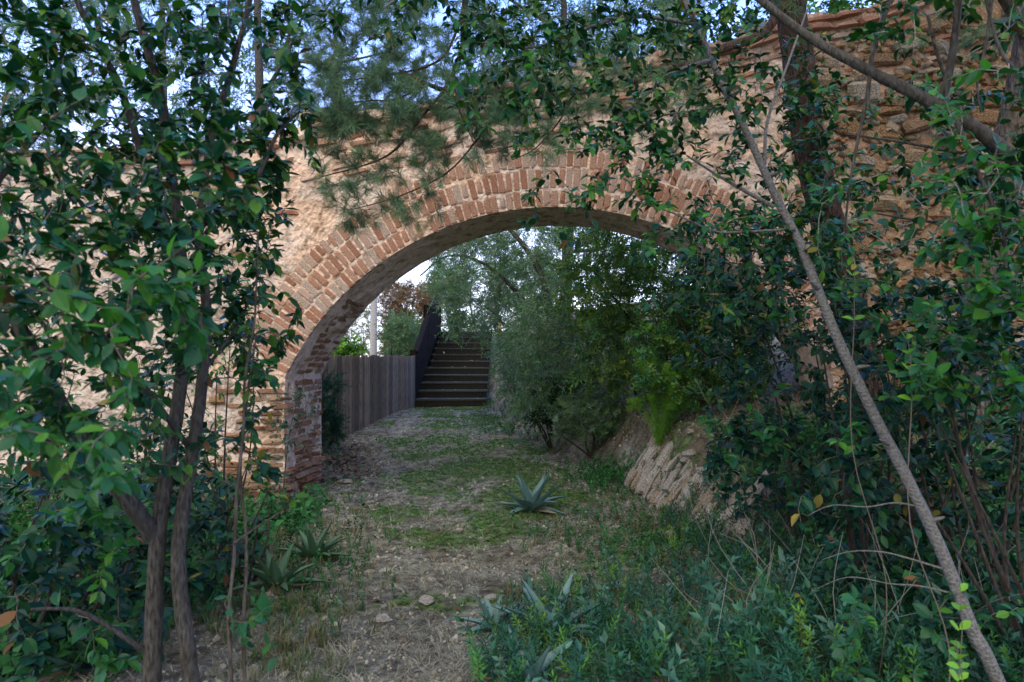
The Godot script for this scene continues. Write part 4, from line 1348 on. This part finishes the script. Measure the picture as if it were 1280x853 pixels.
func make_rocks():
	# stratified outcrop at the foot of the bank: leaning slabs
	var base := on(1.7, 7.0)
	var root := thing("rock_outcrop", "tilted layered outcrop of pale brown rock at the foot of the bank", "rock", base)
	var lo := [Vector2(792, 598), Vector2(830, 632), Vector2(862, 655), Vector2(893, 676)]
	for k in 64:
		var f := k / 63.0
		var foot := at_ground(lerpf(788, 912, f) + R(-3, 3), tab([[0.0, 598.0], [0.4, 633.0], [0.75, 660.0], [1.0, 684.0]], f))
		for row in 3:
			if rng.randf() < 0.06:
				continue
			var h := R(0.14, 0.4)
			var up := Vector3(0.58, 0.72, -0.34).normalized()
			var c := foot + up * (h * 0.3 + row * 0.17) + Vector3(-0.01, -0.03, 0.02) + Vector3(-0.5, 0.4, 0.6) * R(-0.03, 0.06) + rdir() * 0.02
			var b := frame(Vector3.ZERO, (up + rdir() * 0.17).normalized(), Vector3(-0.6, 0.45, 0.65) + rdir() * 0.5, Vector3(R(0.025, 0.11), h, R(0.06, 0.14)))
			part("slab", G.worn[rng.randi() % 8] if rng.randf() < 0.65 else G.boulder[rng.randi() % 6], M.outcrop[rng.randi() % 3], root, Transform3D(b.basis, c - base))
	for k in 14:
		var p := at_ground(R(815, 925), R(540, 600))
		part("slab", G.boulder[rng.randi() % 6], M.outcrop[rng.randi() % 3], root, Transform3D(Basis.from_euler(Vector3(R(-0.4, 0.4), R(0, 6), R(0, 0.5))) * Basis.from_scale(Vector3(R(0.1, 0.2), R(0.05, 0.1), R(0.1, 0.16))), p - base))
	# loose stones
	var stones := [[770, 664, 0.15, "chunky beige stone lying on the gravel before the rock outcrop"], [840, 671, 0.12, "rounded grey stone at the lowest tip of the rock outcrop"], [749, 616, 0.11, "flat cream stone in the green weeds near the lone agave"], [748, 584, 0.1, "greyish stone among clover-like weeds below the bank"], [432, 604, 0.16, "flat pale slab lying by the inner corner of the brick pier"], [460, 630, 0.08, "small white stone on bare ground near the brick pier"], [481, 718, 0.09, "pale stone in the middle of the path"], [462, 718, 0.08, "slim pale stone next to another on the path"], [540, 729, 0.09, "whitish angular stone on the path's dry grass"], [532, 755, 0.13, "low flat stone half sunk in the straw-strewn path"], [480, 779, 0.11, "pale shard of limestone on the near path"], [614, 752, 0.1, "long flat stone beside the weeds on the path"], [575, 665, 0.08, "small pale stone next to the mossy strip"], [716, 668, 0.07, "rounded little stone on dark needle litter"], [660, 690, 0.06, "tiny pale stone on dark needle litter"]]
	for q in stones:
		var p := at_ground(q[0], q[1])
		var o := part("stone", G.boulder[rng.randi() % 6], M.pale_stone[rng.randi() % 3], self, Transform3D(Basis(Vector3.UP, R(0, 6)) * Basis.from_scale(Vector3(q[2], q[2] * R(0.4, 0.6), q[2] * R(0.6, 0.9))), p + Vector3(0, q[2] * 0.1, 0)))
		tag(o, q[3], "stone")

func make_cover():
	var peb := Copies3D.new()
	var straw := Copies3D.new()
	var grass := Copies3D.new()
	var dry := Copies3D.new()
	var dead := Copies3D.new()
	for k in 30000:
		var d := 3.2 + 12.0 * pow(rng.randf(), 1.6)
		var x := R(-2.6, 2.2)
		var w := noise_c.get_noise_2d(x * 90.0 + 700.0, d * 90.0)
		if w > R(-0.5, 0.45) or moss_at(x, d) > R(0.1, 0.9):
			continue
		var s := R(0.01, 0.028) * (1.0 if rng.randf() < 0.93 else 2.0)
		var g := R(0.5, 1.35)
		peb.put(Transform3D(Basis.from_euler(Vector3(R(0, 6), R(0, 6), R(0, 6))) * Basis.from_scale(Vector3(s, s * R(0.5, 0.8), s * R(0.7, 1.0))), on(x, d, s * 0.22)), Color(0.44 * g, 0.415 * g, 0.35 * g))
	for k in 26000:
		var d := 3.2 + 9.0 * pow(rng.randf(), 1.5)
		var x := R(-2.7, 2.6)
		var w := noise_c.get_noise_2d(x * 60.0 - 300.0, d * 60.0)
		if w < R(-0.5, 0.25) or moss_at(x, d) > R(0.2, 1.0):
			continue
		var g := R(0.25, 1.6)
		straw.put(Transform3D(Basis(Vector3.UP, R(0, 6)) * Basis(Vector3.RIGHT, R(-0.4, 0.4)) * Basis.from_scale(Vector3.ONE * R(0.6, 1.3)), on(x, d, 0.003)), Color(0.255 * g, 0.245 * g, 0.18 * g))
	for k in 42000:
		var d := 3.3 + 11.5 * pow(rng.randf(), 1.1)
		var x := R(-2.6, 2.0)
		var m := moss_at(x, d)
		if m < R(0.12, 1.0):
			continue
		var f := R(0.35, 0.8)
		grass.put(Transform3D(Basis(Vector3.UP, R(0, 6)) * Basis.from_scale(Vector3(f, f * R(0.5, 1.0), f)), on(x, d)), vary(Color(0.085, 0.18, 0.04), 0.4, 0.25))
	for k in 900:      # taller dry and green grass at the left verge and on the bank foot
		var left := rng.randf() < 0.82
		var p := at_ground(rng.randfn(370, 60), rng.randfn(760, 70)) if left else at_ground(rng.randfn(780, 80), rng.randfn(665, 30))
		if left and rng.randf() < (p.x + 1.6) * 0.9:
			continue
		dry.put(Transform3D(Basis(Vector3.UP, R(0, 6)) * Basis.from_scale(Vector3.ONE * R(0.7, 1.5)), p), vary(Color(0.20, 0.19, 0.10) if rng.randf() < 0.5 else Color(0.08, 0.13, 0.05), 0.3, 0.1))
	for k in 1500:
		var p := Vector3.ZERO
		if k < 900:
			p = at_ground(rng.randfn(425, 24), rng.randfn(577, 13))
		else:
			p = on(R(-4.5, 2.4), R(3.2, 11.0))
		var g := R(0.5, 1.3)
		dead.put(frame(p + Vector3(0, R(0.004, 0.03), 0), Vector3(R(-1, 1), R(-0.2, 0.3), R(-1, 1)), Vector3(R(-0.6, 0.6), 1, R(-0.6, 0.6)), Vector3.ONE * R(0.035, 0.07)), Color(0.12 * g, 0.072 * g, 0.045 * g))
	for k in 420:
		dry.put(Transform3D(Basis(Vector3.UP, R(0, 6)) * Basis.from_scale(Vector3.ONE * R(0.9, 2.2)), at_ground(R(630, 1080), R(740, 870))), vary([Color(0.05, 0.14, 0.07), Color(0.09, 0.17, 0.06), Color(0.16, 0.15, 0.09)][k % 3], 0.3, 0.1))
	for k in 240:      # leaves on the steps and on the bank beside them
		var g := R(0.6, 1.5)
		var st := k % 11
		var p := Vector3(R(-1.95, -0.6), 0.42 + st * 0.156 + 0.19, -15.0 - st * 0.46 - R(0.0, 0.36)) if k < 110 else on(R(-0.45, 1.2), R(11.0, 18.0), 0.02)
		dead.put(frame(p, Vector3(R(-1, 1), R(-0.1, 0.1), R(-1, 1)), Vector3(R(-0.2, 0.2), 1, R(-0.2, 0.2)), Vector3.ONE * R(0.05, 0.1)), Color(0.17 * g, 0.11 * g, 0.06 * g))
	tag(many("gravel", G.pebble, M.pebble, peb), "loose gravel and small chips scattered over the path", "gravel", "", "stuff")
	tag(many("dry_straw", G.straw, M.litter, straw), "dry straw and fallen needles strewn over the path", "straw", "", "stuff")
	tag(many("grass", G.grass[1], M.grass, grass), "short green grass and moss growing in patches on the path", "grass", "", "stuff")
	tag(many("tall_grass", G.grass[0], M.grass, dry), "taller dry and green grass along the edges of the path", "grass", "", "stuff")
	tag(many("fallen_leaves", G.leaf[1], M.litter, dead), "brown fallen leaves heaped by the fence and scattered around", "fallen leaves", "", "stuff")
	# weeds on the near bank and at the foot of the outcrop
	var weeds := Copies3D.new()
	var small := Copies3D.new()
	for k in 1500:
		var px := R(590, 1290)
		var py := R(650, 900)
		if py < tab([[590, 790], [640, 745], [720, 725], [800, 700], [900, 668], [1000, 640], [1290, 600]], px) + R(-12, 60):
			continue
		var p := at_ground(px, py)
		var f := R(0.4, 1.15)
		weeds.put(frame(p + Vector3(0, R(0.0, 0.12), 0), Vector3(R(-0.7, 0.7), 1, R(-0.7, 0.7)), rdir(), Vector3.ONE * f), vary([Color(0.028, 0.12, 0.05), Color(0.022, 0.095, 0.065), Color(0.06, 0.18, 0.03), Color(0.02, 0.075, 0.055)][rng.randi() % 4], 0.3, 0.1))
	for k in 700:
		weeds.put(frame(on(R(1.35, 2.7), R(4.4, 6.6), R(0, 0.05)), Vector3(R(-0.8, 0.8), 1, R(-0.8, 0.8)), rdir(), Vector3.ONE * R(0.5, 1.2)), vary([Color(0.03, 0.11, 0.05), Color(0.05, 0.14, 0.04), Color(0.025, 0.09, 0.06)][rng.randi() % 3], 0.3, 0.1))
	for k in 1500:
		var w := rng.randf()
		var p := at_ground(rng.randfn(752, 32), rng.randfn(598, 13)) if w < 0.25 else at_ground(rng.randfn(790, 60), rng.randfn(670, 22)) if w < 0.5 else at_ground(rng.randfn(410, 12), rng.randfn(555, 12)) if w < 0.57 else at_ground(rng.randfn(380, 50), rng.randfn(690, 50)) if w < 0.75 else at_ground(R(720, 1290), R(700, 870)) if w < 0.9 else on(R(1.3, 3.5), R(5.2, 9.5))
		small.put(frame(p, Vector3(R(-0.6, 0.6), 1, R(-0.6, 0.6)), rdir(), Vector3.ONE * R(0.35, 0.85)), vary(Color(0.035, 0.14, 0.04), 0.35, 0.1))
	var broad := Copies3D.new()
	for k in 560:
		var px := R(610, 1290)
		var py := R(660, 900)
		if py < tab([[590, 800], [640, 755], [720, 735], [800, 710], [900, 678], [1000, 650], [1290, 610]], px) + R(-5, 50):
			continue
		broad.put(frame(at_ground(px, py) + Vector3(0, R(0.0, 0.08), 0), Vector3(R(-0.9, 0.9), 1, R(-0.9, 0.9)), rdir(), Vector3.ONE * R(0.5, 1.35)), vary([Color(0.03, 0.11, 0.075), Color(0.045, 0.13, 0.09), Color(0.025, 0.09, 0.05), Color(0.07, 0.15, 0.11)][rng.randi() % 4], 0.3, 0.1))
	tag(many("broad_weeds", G.spray, M.leaf, broad), "bluish broad-leaved weeds mixed through the near bank", "weeds", "", "stuff")
	for k in 420:
		small.put(frame(on(R(-0.5, 1.3), R(11.0, 18.5)), Vector3(R(-0.7, 0.7), 1, R(-0.7, 0.7)), rdir(), Vector3.ONE * R(0.5, 1.3)), vary(Color(0.05, 0.14, 0.045), 0.4, 0.2))
	tag(many("weeds", G.narrow, M.leaf_matt, weeds), "tangled narrow-leaved weeds covering the near bank", "weeds", "", "stuff")
	for k in 2200:      # ground plants under the trees
		var left := k % 2 == 0
		var p := on(R(-5.0, -1.75), R(3.2, 7.2)) if left else on(R(1.9, 5.0), R(2.8, 6.6))
		if left and p.x > -2.0 and rng.randf() < 0.6:
			continue
		small.put(frame(p, Vector3(R(-0.9, 0.9), 1, R(-0.9, 0.9)), rdir(), Vector3.ONE * R(0.9, 2.0)), vary(Color(0.035, 0.14, 0.04), 0.35, 0.1))
	tag(many("small_weeds", G.round, M.leaf_matt, small), "low round-leaved weeds along the verges and under the trees", "weeds", "", "stuff")
	# brambly dry stems through the weeds
	var st := Shape.new()
	for k in 130:
		var p := at_ground(R(840, 1290), R(700, 860)) if k % 3 else on(R(1.5, 3.0), R(6.0, 8.6))
		var tip := p + Vector3(R(-0.35, 0.35), R(0.15, 0.6), R(-0.25, 0.25))
		st.tube(smooth_path([p, p.lerp(tip, 0.5) + rdir() * 0.1, tip], 3), radii(7, 0.0025, 0.001), 4)
	tag(part("dry_stems", st.done(), M.twig_grey), "tangle of thin dry stems rising through the weeds", "stems", "", "stuff")
	# single bright sprigs
	var sprigs := [
		["lime-green shoot with paired oval leaves rising by the pale trunk's foot", [1200, 835, 2.35], [1200, 728, 2.35], 9],
		["lowest lime-green shoot with broad paired leaves under the leaning trunk", [1205, 900, 2.2], [1195, 800, 2.2], 8],
		["fresh green shoot in front of the thick grey trunk", [1140, 500, 2.6], [1132, 405, 2.6], 10],
		["young green shoot standing before the red-barked pine", [1068, 400, 3.0], [1064, 262, 3.0], 10],
	]
	for q in sprigs:
		var a: Vector3 = P(q[1][0], q[1][1], q[1][2])
		var b: Vector3 = P(q[2][0], q[2][1], q[2][2])
		var g := on(a.x + 0.08, -a.z)
		var r := thing("leafy_shoot", q[0], "shoot", g)
		var pa := smooth_path([g, g.lerp(a, 0.3) + Vector3(0.05, 0, 0.03), g.lerp(a, 0.65) + Vector3(-0.05, 0, 0.02), a, a.lerp(b, 0.5) + Vector3(0.008, 0, 0), b], 5)
		var s := Shape.new()
		s.tube(pa, radii(pa.size(), 0.0028, 0.0013), 5)
		part("stem", s.done(), M.twig, r, away(g))
		for k in q[3]:
			var f: float = float(k / 2) / (q[3] / 2.0)
			var at: Vector3 = a.lerp(b, f)
			var an: float = (k / 2) * 1.5 + (PI if k % 2 else 0.0)
			var dir := Vector3(cos(an), 0.45 + 0.5 * f, sin(an))
			part("leaf", G.leaf[k % 5], leafy(0.38, Color(0.4, 0.62, 0.1), lin(0.13, 0.30, 0.03) if k % 3 else lin(0.08, 0.22, 0.04), false), r, Transform3D(frame(at, dir, Vector3(R(-0.3, 0.3), 1, 0.7), Vector3.ONE * R(0.036, 0.052)).basis, at - g))
	for q in [[[845, 715], 0.3, "tallest yellow-green whorled weed below the tip of the rock outcrop"], [[700, 775], 0.2, "yellow-green whorled weed growing behind the agave with long curving leaves"], [[760, 745], 0.2, "yellow-green whorled weed among darker weeds away from the agaves"], [[660, 815], 0.22, "yellow-green whorled weed squeezed between two agaves"], [[1010, 850], 0.3, "yellow-green whorled weed under the bare twigs of the leaning trunk"]]:
		var g := at_ground(q[0][0], q[0][1])
		var r := thing("spurge_plant", q[2], "plant", g, "yellow-green whorled weeds on the near bank")
		for k in 7:
			var tip := Vector3(R(-0.1, 0.1), R(0.6, 1.0) * q[1], R(-0.1, 0.1))
			var s := Shape.new()
			s.tube(PackedVector3Array([Vector3.ZERO, tip * 0.5 + rdir() * 0.01, tip]), PackedFloat32Array([0.0025, 0.002, 0.0015]), 4)
			part("stem", s.done(), M.twig, r)
			var mt := leafy(0.5, Color(0.4, 0.6, 0.1), lin(0.11, 0.23, 0.035), false)
			part("leaf_whorl", G.narrow, mt, r, frame(tip * 0.55, tip, rdir(), Vector3.ONE * 0.85))
	# creeper on the pier and dark climber at the fence
	var cr := [stem([[352, 640, 7.1], [356, 590, 7.15], [362, 540, 7.12], [372, 500, 7.1], [380, 480, 7.1]], 0.006, 0.003, "stem"), stem([[362, 540, 7.12], [385, 520, 7.25], [398, 498, 7.4]], 0.005, 0.002, "stem")]
	broadleaf("creeper", "bluish small-leaved creeper climbing the brick pier", "creeper", "", cr, zone([[340, 400, 480, 560, 6.9, 7.2, 46], [335, 370, 560, 630, 6.8, 7.1, 14]]), {"size": 0.05, "per": 7, "cols": [Color(0.05, 0.085, 0.07), Color(0.04, 0.075, 0.06)], "leaf_mat": M.leaf_matt, "thick": 0.0012})
	var iv := [stem([[1098, 600, 5.68], [1080, 480, 5.7], [1055, 383, 5.66], [1030, 282, 5.62], [1006, 180, 5.58], [992, 80, 5.54]], 0.007, 0.003, "stem"), stem([[1085, 480, 5.7], [1072, 400, 5.68], [1046, 300, 5.65], [1024, 200, 5.6]], 0.006, 0.003, "stem")]
	broadleaf("ivy", "dark ivy climbing the trunk of the red-barked pine", "ivy", "", iv, zone([[975, 1035, 60, 220, 5.3, 5.6, 60], [1010, 1085, 220, 430, 5.35, 5.65, 80]]), {"size": 0.075, "per": 6, "cols": DARK_COLS, "thick": 0.0015})
	var cl := [[smooth_path([on(-2.75, 10.2), on(-2.7, 10.2, 0.5), on(-2.72, 10.25, 1.0)], 5), 0.012, 0.004, "stem"], [smooth_path([on(-2.6, 10.7), on(-2.6, 10.7, 0.4), on(-2.58, 10.7, 0.7)], 5), 0.01, 0.004, "stem"]]
	sprayed("climber", "dark green climber against the near end of the board fence", "climber", "", cl, zone([[398, 424, 470, 560, 9.6, 10.3, 60]]), G.narrow, {"per": 7, "size": 0.9, "cols": DARK_COLS})

# ------------------------------------------------------------------ scene
func _ready():
	rng.seed = 20240611
	noise_a.seed = 5
	noise_b.seed = 17
	noise_c.seed = 29
	for f in [noise_a, noise_b, noise_c]:
		f.noise_type = FastNoiseLite.TYPE_SIMPLEX_SMOOTH
		f.frequency = 0.02
		f.fractal_octaves = 3
	# camera
	var cam := Camera3D.new()
	cam.name = "camera"
	add_child(cam)
	cam.position = Vector3(0, EYE, 0)
	cam.rotation.x = TILT
	cam.fov = rad_to_deg(2.0 * atan(426.5 / FOCAL))
	cam.near = 0.05
	cam.far = 3000.0
	cam.current = true
	var lens := CameraAttributesPhysical.new()
	lens.frustum_focal_length = 24.0 * FOCAL / 853.0
	lens.frustum_focus_distance = 7.0
	lens.frustum_near = 0.05
	lens.frustum_far = 3000.0
	lens.exposure_aperture = 4.0
	cam.attributes = lens
	# sky and exposure
	var env := Environment.new()
	var sky := Sky.new()
	var sm := ProceduralSkyMaterial.new()
	sm.sky_top_color = Color(0.25, 0.47, 0.87)
	sm.sky_horizon_color = Color(0.84, 0.86, 0.89)
	sm.sky_curve = 0.2
	sm.ground_bottom_color = Color(0.2, 0.18, 0.15)
	sm.ground_horizon_color = Color(0.6, 0.58, 0.55)
	sm.energy_multiplier = 1.35
	sky.sky_material = sm
	env.background_mode = Environment.BG_SKY
	env.sky = sky
	env.tonemap_mode = Environment.TONE_MAPPER_LINEAR
	env.tonemap_exposure = 3.5
	env.sdfgi_enabled = true
	env.ssao_enabled = true
	env.ssil_enabled = true
	var we := WorldEnvironment.new()
	we.name = "environment"
	we.environment = env
	add_child(we)
	# a soft, weak sun high behind the camera
	var sun := DirectionalLight3D.new()
	sun.name = "sun"
	sun.light_color = Color(1.0, 0.985, 0.96)
	sun.light_energy = 0.28
	sun.light_angular_distance = 60.0
	sun.shadow_enabled = true
	add_child(sun)
	sun.look_at_from_position(Vector3(-2.2, 8.0, 6.5), Vector3.ZERO)

	make_materials()
	make_shapes()
	make_ground()
	make_wall()
	make_fence()
	make_stairs()
	make_pole()
	make_backdrop()
	make_pines()
	make_right_trees()
	make_left_tree()
	make_agaves()
	make_rocks()
	make_cover()
